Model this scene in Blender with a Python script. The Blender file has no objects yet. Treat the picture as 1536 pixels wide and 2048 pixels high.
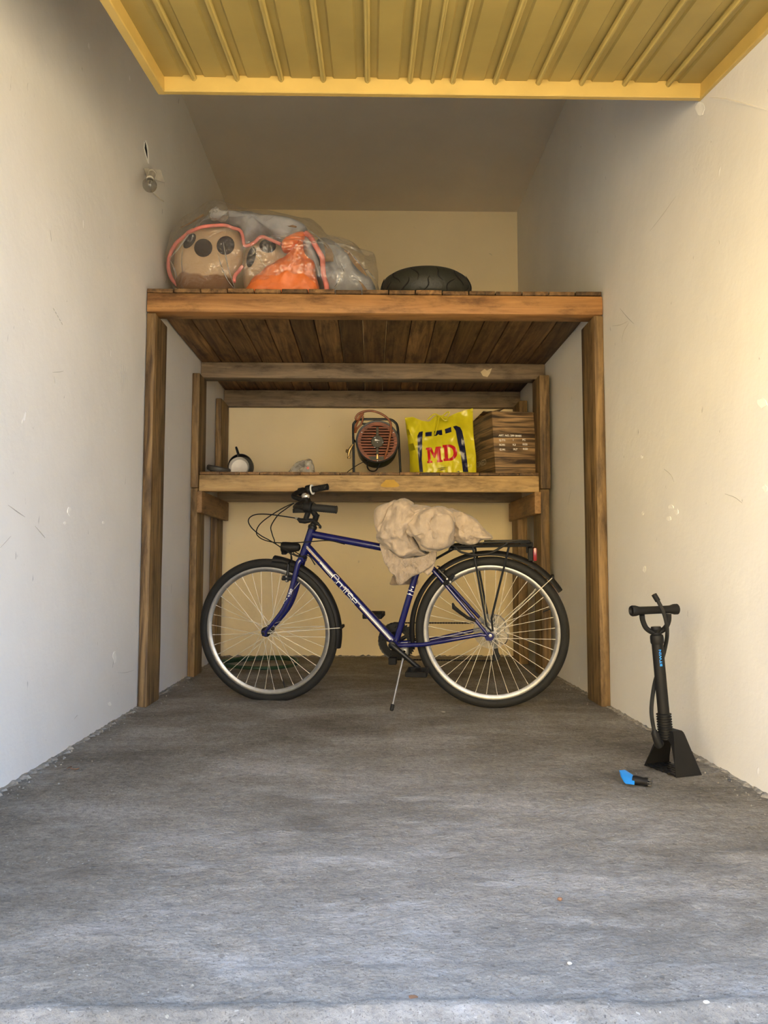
import bpy, bmesh, math, random
from mathutils import Vector, Matrix, noise
random.seed(7)
C = bpy.context.scene
COL = C.collection
PI = math.pi

# ------------------------------------------------------------------ camera
CAM_H, PITCH, YAW, ROLL, FPX = 0.65, 0.0711, 0.0175, 0.0014, 1507.0
_f = Vector((math.sin(YAW)*math.cos(PITCH), math.cos(YAW)*math.cos(PITCH), math.sin(PITCH)))
_r0 = Vector((math.cos(YAW), -math.sin(YAW), 0)); _u0 = _r0.cross(_f)
CR = _r0*math.cos(ROLL) + _u0*math.sin(ROLL); CU = -_r0*math.sin(ROLL) + _u0*math.cos(ROLL)
CO = Vector((0, 0, CAM_H))
cam = bpy.data.cameras.new('camera'); camo = bpy.data.objects.new('camera', cam); COL.objects.link(camo)
camo.matrix_world = Matrix(((CR.x, CU.x, -_f.x, CO.x), (CR.y, CU.y, -_f.y, CO.y), (CR.z, CU.z, -_f.z, CO.z), (0, 0, 0, 1)))
cam.sensor_width = 36; cam.sensor_fit = 'AUTO'; cam.lens = FPX/2048*36; cam.clip_start = 0.02
C.camera = camo
# ------------------------------------------------------------------ sky, sun, exposure
w = bpy.data.worlds.new('sky'); C.world = w; w.use_nodes = True
bg = w.node_tree.nodes['Background']; bg.inputs[0].default_value = (0.38, 0.60, 1.0, 1); bg.inputs[1].default_value = 1.75
sun = bpy.data.lights.new('sun', 'SUN'); sun.energy = 15; sun.color = (1, 0.89, 0.68); sun.angle = 0.009
suno = bpy.data.objects.new('sun', sun); COL.objects.link(suno)
suno.rotation_euler = Vector((-0.20, -0.55, -0.81)).to_track_quat('-Z', 'Y').to_euler()
C.view_settings.view_transform = 'Standard'; C.view_settings.look = 'None'
C.view_settings.gamma = 1; C.view_settings.use_curve_mapping = False
C.view_settings.exposure = 2.02
C.cycles.use_denoising = True
C.cycles.max_bounces = 10; C.cycles.diffuse_bounces = 7; C.cycles.transparent_max_bounces = 16
C.cycles.caustics_reflective = False; C.cycles.caustics_refractive = False

# ------------------------------------------------------------------ helpers
def ray(px, py):
    return _f + CR*((px-768)/FPX) + CU*((1024-py)/FPX)
def at(px, py, y=None, z=None, x=None):
    d = ray(px, py)
    t = (y/d.y) if y is not None else ((z-CAM_H)/d.z if z is not None else x/d.x)
    return CO + d*t
def fbm(p, o=4): return noise.fractal(Vector(p), 1.0, 2.0, o)

class G:
    def __init__(s): s.v = []; s.f = []; s.m = []
    def add(s, vs, fs, m=0):
        n = len(s.v); s.v += [Vector(a) for a in vs]; s.f += [[i+n for i in f] for f in fs]; s.m += [m]*len(fs); return s
    def box(s, a, b, bev=0.0, rot=None, m=0):
        bm = bmesh.new(); bmesh.ops.create_cube(bm, size=1)
        a = Vector(a); b = Vector(b); c = (a+b)/2; d = b-a
        for q in bm.verts: q.co = Vector((q.co.x*d.x, q.co.y*d.y, q.co.z*d.z))
        if bev: bmesh.ops.bevel(bm, geom=bm.edges[:], offset=bev, segments=2 if bev > .004 else 1, affect='EDGES', profile=.6)
        vs = [((rot @ q.co) if rot else q.co)+c for q in bm.verts]
        bm.verts.index_update(); s.add(vs, [[q.index for q in f.verts] for f in bm.faces], m); bm.free(); return s
    def tube(s, pts, r, n=10, cap=True, closed=False, m=0):
        pts = [Vector(p) for p in pts]; N = len(pts)
        rr = r if isinstance(r, (list, tuple)) else [r]*N
        tang = []
        for i in range(N):
            a = pts[(i-1) % N] if closed or i > 0 else pts[i]; b = pts[(i+1) % N] if closed or i < N-1 else pts[i]
            t = b-a; tang.append(t.normalized() if t.length > 1e-9 else Vector((0, 0, 1)))
        nrm = tang[0].orthogonal().normalized(); vs = []
        for i in range(N):
            nrm = (nrm - tang[i]*nrm.dot(tang[i]))
            nrm = nrm.normalized() if nrm.length > 1e-6 else tang[i].orthogonal().normalized()
            bn = tang[i].cross(nrm)
            for k in range(n):
                a = 2*PI*k/n; vs.append(pts[i]+(nrm*math.cos(a)+bn*math.sin(a))*rr[i])
        fs = []
        for i in range(N if closed else N-1):
            j = (i+1) % N
            for k in range(n): fs.append([i*n+k, i*n+(k+1) % n, j*n+(k+1) % n, j*n+k])
        if cap and not closed: fs.append(list(range(n))[::-1]); fs.append([(N-1)*n+k for k in range(n)])
        return s.add(vs, fs, m)
    def lathe(s, prof, org=(0, 0, 0), axis=(0, 0, 1), n=32, m=0, closed=False):
        ax = Vector(axis).normalized(); e1 = ax.orthogonal().normalized(); e2 = ax.cross(e1); o = Vector(org); vs = []
        for (r, h) in prof:
            for k in range(n):
                a = 2*PI*k/n; vs.append(o+ax*h+(e1*math.cos(a)+e2*math.sin(a))*max(r, 1e-5))
        N = len(prof); fs = []
        for i in range(N if closed else N-1):
            j = (i+1) % N
            for k in range(n): fs.append([i*n+k, i*n+(k+1) % n, j*n+(k+1) % n, j*n+k])
        return s.add(vs, fs, m)
    def prism(s, poly, d, m=0):
        n = len(poly); d = Vector(d); vs = [Vector(p) for p in poly]+[Vector(p)+d for p in poly]
        return s.add(vs, [list(range(n))[::-1], [n+i for i in range(n)]]+[[i, (i+1) % n, n+(i+1) % n, n+i] for i in range(n)], m)
    def build(s, name, mat, parent=None, sharp=35):
        me = bpy.data.meshes.new(name); me.from_pydata([tuple(v) for v in s.v], [], s.f)
        for q in (mat if isinstance(mat, (list, tuple)) else [mat]): me.materials.append(q)
        if any(s.m): me.polygons.foreach_set('material_index', s.m)
        bm = bmesh.new(); bm.from_mesh(me); bmesh.ops.recalc_face_normals(bm, faces=bm.faces[:]); bm.to_mesh(me); bm.free()
        me.polygons.foreach_set('use_smooth', [True]*len(me.polygons)); me.set_sharp_from_angle(angle=math.radians(sharp)); me.update()
        o = bpy.data.objects.new(name, me); COL.objects.link(o)
        if parent: o.parent = parent
        return o
def tag(o, label=None, cat=None, group=None, kind=None):
    for k, v in (('label', label), ('category', cat), ('group', group), ('kind', kind)):
        if v: o[k] = v
    return o
def empty(name, loc, label, cat, group=None):
    o = bpy.data.objects.new(name, None); o.location = loc; o.empty_display_size = .05; COL.objects.link(o)
    return tag(o, label, cat, group)
def reparent(parent, *objs):            # keep the world place of a part built in world space
    inv = Matrix.LocRotScale(parent.location, parent.rotation_euler.to_quaternion(), None).inverted()
    for o in objs: o.parent = parent; o.matrix_parent_inverse = inv
def spline(pts, n=8, closed=False):
    pts = [Vector(p) for p in pts]; N = len(pts); out = []
    for i in range(N if closed else N-1):
        p1, p2 = pts[i], pts[(i+1) % N]
        p0 = pts[(i-1) % N] if closed or i > 0 else p1*2-p2
        p3 = pts[(i+2) % N] if closed or i < N-2 else p2*2-p1
        for k in range(n):
            t = k/n; out.append(.5*((2*p1)+(p2-p0)*t+(2*p0-5*p1+4*p2-p3)*t*t+(3*p1-p0-3*p2+p3)*t**3))
    if not closed: out.append(pts[-1])
    return out
def blob(g, outline, ctr, nrm, tf, tb, amp=.006, fr=14, rings=12, per=5, e=.8, m=0, seed=0):
    """pillow shape: a closed outline swollen by tf towards nrm and tb away from it, with creases"""
    ol = spline(outline, per, True); N = len(ol); c = Vector(ctr); nrm = Vector(nrm).normalized(); vs = []; idx = {}
    for side, T in ((1, tf), (-1, tb)):
        for k in range(rings+1):
            a = PI/2*k/rings; s_ = math.sin(a); h = T*math.cos(a)**e
            if side == -1 and k == rings: continue
            for i in range(N if k else 1):
                p = c.lerp(ol[i], s_)
                q = p+nrm*h*side
                w_ = fbm(q*fr+Vector((seed*7.1, 0, 0)), 3); w2 = 1-abs(noise.noise(q*fr*.8+Vector((seed*3.3, 5, 1))))*2
                w3 = 1-abs(noise.noise(Vector((q.x*fr*1.3+q.z*fr*.5, q.y*fr, q.z*fr*.55-q.x*fr*.4))+Vector((seed*1.7, 2, 9))))*2.4; q += nrm*side*(amp*(w_+.8*w2+.9*max(-1, w3)))*(1 if k < rings else .4) + (p-c).normalized()*amp*.6*w_ if k else nrm*side*amp*w_
                idx[(side, k, i)] = len(vs); vs.append(q)
    gi = lambda sd, k, i: idx[(1, k, i)] if k == rings else idx[(sd, k, 0 if k == 0 else i)]
    fs = []
    for sd in (1, -1):
        for k in range(rings):
            for i in range(N):
                j = (i+1) % N
                fs.append([gi(sd, 0, 0), gi(sd, 1, i), gi(sd, 1, j)] if k == 0 else [gi(sd, k, i), gi(sd, k+1, i), gi(sd, k+1, j), gi(sd, k, j)])
    return g.add(vs, fs, m)
def text_mesh(s, size, bold=0.0):
    cu = bpy.data.curves.new('t', 'FONT'); cu.body = s; cu.size = size; cu.offset = bold; cu.resolution_u = 3
    o = bpy.data.objects.new('t', cu); COL.objects.link(o)
    me = bpy.data.meshes.new_from_object(o.evaluated_get(bpy.context.evaluated_depsgraph_get()))
    r = ([v.co.copy() for v in me.vertices], [list(p.vertices) for p in me.polygons])
    bpy.data.objects.remove(o); bpy.data.curves.remove(cu); bpy.data.meshes.remove(me)
    return r

# ------------------------------------------------------------------ materials
def nt(name):
    m = bpy.data.materials.new(name); m.use_nodes = True; t = m.node_tree
    return m, t, t.nodes['Principled BSDF'], (lambda k: t.nodes.new('ShaderNode'+k)), t.links.new
def pbr(name, col, rough=.5, metal=0., var=.12, scale=18, bump=.0, bscale=120, coat=0, spec=.5):
    m, t, b, N, L = nt(name)
    tc = N('TexCoord'); n = N('TexNoise'); n.inputs['Scale'].default_value = scale; n.inputs['Detail'].default_value = 5
    L(tc.outputs['Object'], n.inputs['Vector'])
    r = N('ValToRGB'); r.color_ramp.elements[0].position = .3; r.color_ramp.elements[1].position = .7
    r.color_ramp.elements[0].color = (*[c*(1-var) for c in col], 1); r.color_ramp.elements[1].color = (*[min(1, c*(1+var)) for c in col], 1)
    L(n.outputs['Fac'], r.inputs[0]); L(r.outputs[0], b.inputs['Base Color'])
    b.inputs['Roughness'].default_value = rough; b.inputs['Metallic'].default_value = metal
    b.inputs['Coat Weight'].default_value = coat; b.inputs['Specular IOR Level'].default_value = spec
    if bump:
        n2 = N('TexNoise'); n2.inputs['Scale'].default_value = bscale; n2.inputs['Detail'].default_value = 4; L(tc.outputs['Object'], n2.inputs['Vector'])
        bp = N('Bump'); bp.inputs['Strength'].default_value = bump; bp.inputs['Distance'].default_value = .004
        L(n2.outputs['Fac'], bp.inputs['Height']); L(bp.outputs[0], b.inputs['Normal'])
    return m
def wood(name, axis, dark, light, rough=.65, vary=.35, knots=True):
    m, t, b, N, L = nt(name)
    tc = N('TexCoord'); oi = N('ObjectInfo'); mp = N('Mapping'); sc = [26, 26, 26]; sc['xyz'.index(axis)] = 1.6
    mp.inputs['Scale'].default_value = sc
    off = N('VectorMath'); off.operation = 'SCALE'; off.inputs[0].default_value = (37, 53, 71); L(oi.outputs['Random'], off.inputs['Scale'])
    L(tc.outputs['Object'], mp.inputs['Vector']); L(off.outputs[0], mp.inputs['Location'])
    n = N('TexNoise'); n.inputs['Scale'].default_value = 1; n.inputs['Detail'].default_value = 7; n.inputs['Distortion'].default_value = 1.2; n.inputs['Roughness'].default_value = .62
    L(mp.outputs[0], n.inputs['Vector'])
    r = N('ValToRGB'); e = r.color_ramp.elements; e[0].position = .33; e[0].color = (*dark, 1); e[1].position = .68; e[1].color = (*light, 1)
    L(n.outputs['Fac'], r.inputs[0])
    # wear: dark blotches and pale rubbed patches
    mp2 = N('Mapping'); s2 = [9, 9, 9]; s2['xyz'.index(axis)] = 2.5; mp2.inputs['Scale'].default_value = s2
    L(tc.outputs['Object'], mp2.inputs['Vector']); L(off.outputs[0], mp2.inputs['Location'])
    n2 = N('TexNoise'); n2.inputs['Scale'].default_value = 1.4; n2.inputs['Detail'].default_value = 8; n2.inputs['Roughness'].default_value = .7; L(mp2.outputs[0], n2.inputs['Vector'])
    r2 = N('ValToRGB'); e = r2.color_ramp.elements; e[0].position = .34; e[0].color = (.42, .40, .38, 1); e[1].position = .5; e[1].color = (1, 1, 1, 1)
    e2 = e.new(.72); e2.color = (1.22, 1.2, 1.15, 1)
    L(n2.outputs['Fac'], r2.inputs[0])
    mx = N('Mix'); mx.data_type = 'RGBA'; mx.blend_type = 'MULTIPLY'; mx.inputs[0].default_value = 1; L(r.outputs[0], mx.inputs[6]); L(r2.outputs[0], mx.inputs[7])
    hs = N('HueSaturation'); mr = N('MapRange'); mr.inputs['To Min'].default_value = 1-vary; mr.inputs['To Max'].default_value = 1+vary
    L(oi.outputs['Random'], mr.inputs['Value']); L(mr.outputs[0], hs.inputs['Value']); L(mx.outputs[2], hs.inputs['Color'])
    L(hs.outputs[0], b.inputs['Base Color']); b.inputs['Roughness'].default_value = rough
    bp = N('Bump'); bp.inputs['Strength'].default_value = .45; bp.inputs['Distance'].default_value = .003; L(n.outputs['Fac'], bp.inputs['Height']); L(bp.outputs[0], b.inputs['Normal'])
    return m
def plaster(name, col, marks=1.0, chips=1.0):
    m, t, b, N, L = nt(name)
    tc = N('TexCoord')
    n = N('TexNoise'); n.inputs['Scale'].default_value = 1.6; n.inputs['Detail'].default_value = 6; L(tc.outputs['Object'], n.inputs['Vector'])
    r = N('ValToRGB'); e = r.color_ramp.elements; e[0].position = .3; e[1].position = .7
    e[0].color = (*[c*.93 for c in col], 1); e[1].color = (*[min(1, c*1.04) for c in col], 1); L(n.outputs['Fac'], r.inputs[0])
    # scuffs: thin dark strokes in scattered patches
    mp = N('Mapping'); mp.inputs['Scale'].default_value = (5, 9, 3.2); mp.inputs['Rotation'].default_value = (.5, 0, 0); L(tc.outputs['Object'], mp.inputs['Vector'])
    v = N('TexNoise'); v.inputs['Scale'].default_value = 4; v.inputs['Detail'].default_value = 3; v.inputs['Distortion'].default_value = .6; L(mp.outputs[0], v.inputs['Vector'])
    rv = N('ValToRGB'); e = rv.color_ramp.elements; e[0].position = .73; e[0].color = (0, 0, 0, 1); e[1].position = .77; e[1].color = (1, 1, 1, 1); L(v.outputs['Fac'], rv.inputs[0])
    m1 = N('Math'); m1.operation = 'MULTIPLY'; m1.inputs[1].default_value = .6*marks; L(rv.outputs[0], m1.inputs[0])
    mx = N('Mix'); mx.data_type = 'RGBA'; L(m1.outputs[0], mx.inputs[0]); L(r.outputs[0], mx.inputs[6]); mx.inputs[7].default_value = (*[c*.42 for c in col], 1)
    # pale paint chips
    v2 = N('TexNoise'); v2.inputs['Scale'].default_value = 17; v2.inputs['Detail'].default_value = 2
    mp2 = N('Mapping'); mp2.inputs['Scale'].default_value = (1, 1, .6); mp2.inputs['Location'].default_value = (4, 9, 2); L(tc.outputs['Object'], mp2.inputs['Vector']); L(mp2.outputs[0], v2.inputs['Vector'])
    rv2 = N('ValToRGB'); e = rv2.color_ramp.elements; e[0].position = .76; e[0].color = (0, 0, 0, 1); e[1].position = .775; e[1].color = (1, 1, 1, 1); L(v2.outputs['Fac'], rv2.inputs[0])
    m2 = N('Math'); m2.operation = 'MULTIPLY'; m2.inputs[1].default_value = .8*chips; L(rv2.outputs[0], m2.inputs[0])
    mx2 = N('Mix'); mx2.data_type = 'RGBA'; L(m2.outputs[0], mx2.inputs[0]); L(mx.outputs[2], mx2.inputs[6]); mx2.inputs[7].default_value = (.93, .91, .87, 1)
    L(mx2.outputs[2], b.inputs['Base Color']); b.inputs['Roughness'].default_value = .75; b.inputs['Specular IOR Level'].default_value = .3
    n3 = N('TexNoise'); n3.inputs['Scale'].default_value = 7; n3.inputs['Detail'].default_value = 8; n3.inputs['Roughness'].default_value = .6; L(tc.outputs['Object'], n3.inputs['Vector'])
    ad = N('Math'); ad.operation = 'MULTIPLY_ADD'; ad.inputs[1].default_value = .25; L(rv2.outputs[0], ad.inputs[0]); L(n3.outputs['Fac'], ad.inputs[2])
    bp = N('Bump'); bp.inputs['Strength'].default_value = .35; bp.inputs['Distance'].default_value = .012; L(ad.outputs[0], bp.inputs['Height']); L(bp.outputs[0], b.inputs['Normal'])
    return m
def concrete(name):
    m, t, b, N, L = nt(name)
    tc = N('TexCoord')
    def ns(scale, det, mapping=None, rough=.6):
        n = N('TexNoise'); n.inputs['Scale'].default_value = scale; n.inputs['Detail'].default_value = det; n.inputs['Roughness'].default_value = rough
        if mapping:
            mp = N('Mapping'); mp.inputs['Scale'].default_value = mapping; L(tc.outputs['Object'], mp.inputs['Vector']); L(mp.outputs[0], n.inputs['Vector'])
        else: L(tc.outputs['Object'], n.inputs['Vector'])
        return n.outputs['Fac']
    def ramp(f, *st):
        r = N('ValToRGB'); e = r.color_ramp.elements
        while len(e) < len(st): e.new(.5)
        for q, (p, c) in zip(e, st): q.position = p; q.color = (*c, 1)
        L(f, r.inputs[0]); return r.outputs[0]
    def mix(f, a, c, blend='MIX'):
        x = N('Mix'); x.data_type = 'RGBA'; x.blend_type = blend
        if hasattr(f, 'links'): L(f, x.inputs[0])
        else: x.inputs[0].default_value = f
        for s_, k in ((a, 6), (c, 7)):
            if isinstance(s_, tuple): x.inputs[k].default_value = (*s_, 1)
            else: L(s_, x.inputs[k])
        return x.outputs[2]
    base = ramp(ns(1.7, 9, (1, 1.6, 1), .68), (.34, (.165, .142, .110)), (.5, (.285, .257, .215)), (.66, (.43, .405, .37)))
    fine = ramp(ns(45, 9, None, .8), (.32, (.45, .44, .43)), (.5, (1, 1, 1)), (.70, (1.5, 1.48, 1.45)))
    c1 = mix(.9, base, fine, 'MULTIPLY')
    streak = ramp(ns(3.0, 8, (1, 2.4, 1), .75), (.52, (0, 0, 0)), (.72, (1, 1, 1)))
    # paler, streaky area near the entrance
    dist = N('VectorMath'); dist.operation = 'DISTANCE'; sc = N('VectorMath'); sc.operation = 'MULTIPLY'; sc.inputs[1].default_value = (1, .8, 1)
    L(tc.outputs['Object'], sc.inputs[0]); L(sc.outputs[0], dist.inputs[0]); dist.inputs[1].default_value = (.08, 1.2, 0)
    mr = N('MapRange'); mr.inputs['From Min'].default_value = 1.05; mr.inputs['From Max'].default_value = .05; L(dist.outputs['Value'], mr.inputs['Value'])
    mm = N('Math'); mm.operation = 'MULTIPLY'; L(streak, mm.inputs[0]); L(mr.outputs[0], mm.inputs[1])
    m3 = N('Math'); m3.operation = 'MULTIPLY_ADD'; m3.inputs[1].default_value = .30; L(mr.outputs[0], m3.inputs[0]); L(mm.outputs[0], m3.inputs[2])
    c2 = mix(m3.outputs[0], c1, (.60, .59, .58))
    # ochre and pale grit
    grit = ramp(ns(24, 3), (.70, (0, 0, 0)), (.75, (1, 1, 1)))
    c3 = mix(grit, c2, (.50, .45, .36))
    dn = N('TexNoise'); dn.inputs['Scale'].default_value = 70; dn.inputs['Detail'].default_value = 5; L(tc.outputs['Object'], dn.inputs['Vector'])
    dv = N('VectorMath'); dv.operation = 'MULTIPLY_ADD'; dv.inputs[1].default_value = (.022, .014, .022); L(dn.outputs['Color'], dv.inputs[0]); L(tc.outputs['Object'], dv.inputs[2])
    def speck(scale, thr, rad, col, c_in, k):
        v = N('TexVoronoi'); v.inputs['Scale'].default_value = scale; L(dv.outputs[0], v.inputs['Vector'])
        sp_ = N('SeparateColor'); L(v.outputs['Color'], sp_.inputs[0]); a = N('Math'); a.operation = 'GREATER_THAN'; a.inputs[1].default_value = thr; L(sp_.outputs[0], a.inputs[0])
        d = N('Math'); d.operation = 'LESS_THAN'; d.inputs[1].default_value = rad; L(v.outputs['Distance'], d.inputs[0]); q = N('Math'); q.operation = 'MULTIPLY'; L(a.outputs[0], q.inputs[0]); L(d.outputs[0], q.inputs[1])
        q2 = N('Math'); q2.operation = 'MULTIPLY'; q2.inputs[1].default_value = k; L(q.outputs[0], q2.inputs[0]); return mix(q2.outputs[0], c_in, col)
    c3 = speck(170, .88, .30, (.10, .088, .074), c3, .55); c3 = speck(140, .93, .26, (.62, .60, .55), c3, .7); c3 = speck(280, .78, .36, (.13, .115, .10), c3, .5); c3 = speck(60, .95, .17, (.55, .51, .42), c3, .7); c3 = speck(42, .93, .24, (.17, .155, .135), c3, .6)
    stain = ramp(ns(2.3, 6, (1, 1.9, 1)), (.27, (1, 1, 1)), (.40, (0, 0, 0)))
    sm = N('Math'); sm.operation = 'MULTIPLY'; sm.inputs[1].default_value = .55; L(stain, sm.inputs[0])
    c4 = mix(sm.outputs[0], c3, (.12, .10, .08))
    L(c4, b.inputs['Base Color']); b.inputs['Roughness'].default_value = .78; b.inputs['Specular IOR Level'].default_value = .4
    h1 = ns(70, 9, None, .75); h2 = ns(12, 8, (1, 1.5, 1), .65)
    pv = N('TexVoronoi'); pv.inputs['Scale'].default_value = 120; L(tc.outputs['Object'], pv.inputs['Vector']); hp_ = N('Math'); hp_.operation = 'MULTIPLY_ADD'; hp_.inputs[1].default_value = .35; L(pv.outputs['Distance'], hp_.inputs[0]); L(h1, hp_.inputs[2]); h1 = hp_.outputs[0]
    hm = N('Math'); hm.operation = 'MULTIPLY_ADD'; hm.inputs[1].default_value = 1.6; L(h2, hm.inputs[0]); L(h1, hm.inputs[2])
    bp = N('Bump'); bp.inputs['Strength'].default_value = .9; bp.inputs['Distance'].default_value = .016; L(hm.outputs[0], bp.inputs['Height']); L(bp.outputs[0], b.inputs['Normal'])
    return m
def clear_film(name, tint=(.95, .945, .93), haze=.05, wrinkle=.9):
    m, t, b, N, L = nt(name)
    out = [n for n in t.nodes if n.type == 'OUTPUT_MATERIAL'][0]
    tr = N('BsdfTransparent'); tr.inputs[0].default_value = (*tint, 1)
    gl = N('BsdfGlossy'); gl.inputs['Roughness'].default_value = .12; gl.inputs[0].default_value = (1, .97, .92, 1)
    df = N('BsdfDiffuse'); df.inputs[0].default_value = (.75, .73, .70, 1)
    tc = N('TexCoord'); n = N('TexNoise'); n.inputs['Scale'].default_value = 9; n.inputs['Detail'].default_value = 4; n.inputs['Distortion'].default_value = 2.2; L(tc.outputs['Object'], n.inputs['Vector'])
    bp = N('Bump'); bp.inputs['Strength'].default_value = wrinkle; bp.inputs['Distance'].default_value = .03; L(n.outputs['Fac'], bp.inputs['Height'])
    L(bp.outputs[0], gl.inputs['Normal']); L(bp.outputs[0], df.inputs['Normal'])
    fr = N('LayerWeight'); fr.inputs['Blend'].default_value = .5; L(bp.outputs[0], fr.inputs['Normal']); pw = N('Math'); pw.operation = 'POWER'; pw.inputs[1].default_value = 3.0; L(fr.outputs['Facing'], pw.inputs[0]); ma = N('Math'); ma.operation = 'MULTIPLY_ADD'; ma.inputs[1].default_value = .45; ma.inputs[2].default_value = .065; L(pw.outputs[0], ma.inputs[0])
    m1 = N('MixShader'); m1.inputs[0].default_value = haze; L(tr.outputs[0], m1.inputs[1]); L(df.outputs[0], m1.inputs[2])
    m2 = N('MixShader'); L(ma.outputs[0], m2.inputs[0]); L(m1.outputs[0], m2.inputs[1]); L(gl.outputs[0], m2.inputs[2]); L(m2.outputs[0], out.inputs['Surface'])
    return m
def glassy(name, tint=(.95, .95, .95)):
    m, t, b, N, L = nt(name)
    out = [n for n in t.nodes if n.type == 'OUTPUT_MATERIAL'][0]
    tr = N('BsdfTransparent'); tr.inputs[0].default_value = (*tint, 1); gl = N('BsdfGlossy'); gl.inputs['Roughness'].default_value = .03
    fr = N('LayerWeight'); pw = N('Math'); pw.operation = 'POWER'; pw.inputs[1].default_value = 3.0; L(fr.outputs['Facing'], pw.inputs[0]); ma = N('Math'); ma.operation = 'MULTIPLY_ADD'; ma.inputs[1].default_value = .8; ma.inputs[2].default_value = .05; L(pw.outputs[0], ma.inputs[0]); m2 = N('MixShader'); L(ma.outputs[0], m2.inputs[0]); L(tr.outputs[0], m2.inputs[1]); L(gl.outputs[0], m2.inputs[2]); L(m2.outputs[0], out.inputs['Surface'])
    return m
def quilt(name, col, cells=38, strength=.5):
    m, t, b, N, L = nt(name)
    tc = N('TexCoord'); mp = N('Mapping'); mp.inputs['Rotation'].default_value = (0, PI/4, 0); L(tc.outputs['Object'], mp.inputs['Vector'])
    sx = N('SeparateXYZ'); L(mp.outputs[0], sx.inputs[0])
    def wv(o):
        a = N('Math'); a.operation = 'MULTIPLY'; a.inputs[1].default_value = cells*PI; L(o, a.inputs[0])
        s_ = N('Math'); s_.operation = 'SINE'; L(a.outputs[0], s_.inputs[0]); q = N('Math'); q.operation = 'ABSOLUTE'; L(s_.outputs[0], q.inputs[0])
        p = N('Math'); p.operation = 'POWER'; p.inputs[1].default_value = .4; L(q.outputs[0], p.inputs[0]); return p.outputs[0]
    mn = N('Math'); mn.operation = 'MINIMUM'; L(wv(sx.outputs[0]), mn.inputs[0]); L(wv(sx.outputs[2]), mn.inputs[1])
    n = N('TexNoise'); n.inputs['Scale'].default_value = 30; n.inputs['Detail'].default_value = 6; L(tc.outputs['Object'], n.inputs['Vector'])
    ad = N('Math'); ad.operation = 'MULTIPLY_ADD'; ad.inputs[1].default_value = 1.6; L(n.outputs['Fac'], ad.inputs[0]); L(mn.outputs[0], ad.inputs[2])
    nw = N('TexNoise'); nw.inputs['Scale'].default_value = 9; nw.inputs['Detail'].default_value = 4; nw.inputs['Distortion'].default_value = 2.6; mw = N('Mapping'); mw.inputs['Scale'].default_value = (1.8, 1.2, .8); L(tc.outputs['Object'], mw.inputs[0]); L(mw.outputs[0], nw.inputs['Vector'])
    a2 = N('Math'); a2.operation = 'MULTIPLY_ADD'; a2.inputs[1].default_value = 11; L(nw.outputs['Fac'], a2.inputs[0]); L(ad.outputs[0], a2.inputs[2]); ad = a2
    bp = N('Bump'); bp.inputs['Strength'].default_value = strength; bp.inputs['Distance'].default_value = .004; L(ad.outputs[0], bp.inputs['Height']); L(bp.outputs[0], b.inputs['Normal'])
    r = N('ValToRGB'); e = r.color_ramp.elements; e[0].position = .3; e[1].position = .7; e[0].color = (*[c*.85 for c in col], 1); e[1].color = (*[c*1.08 for c in col], 1)
    L(n.outputs['Fac'], r.inputs[0]); L(r.outputs[0], b.inputs['Base Color']); b.inputs['Roughness'].default_value = .9; b.inputs['Specular IOR Level'].default_value = .15
    b.inputs['Sheen Weight'].default_value = .2
    return m
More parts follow.
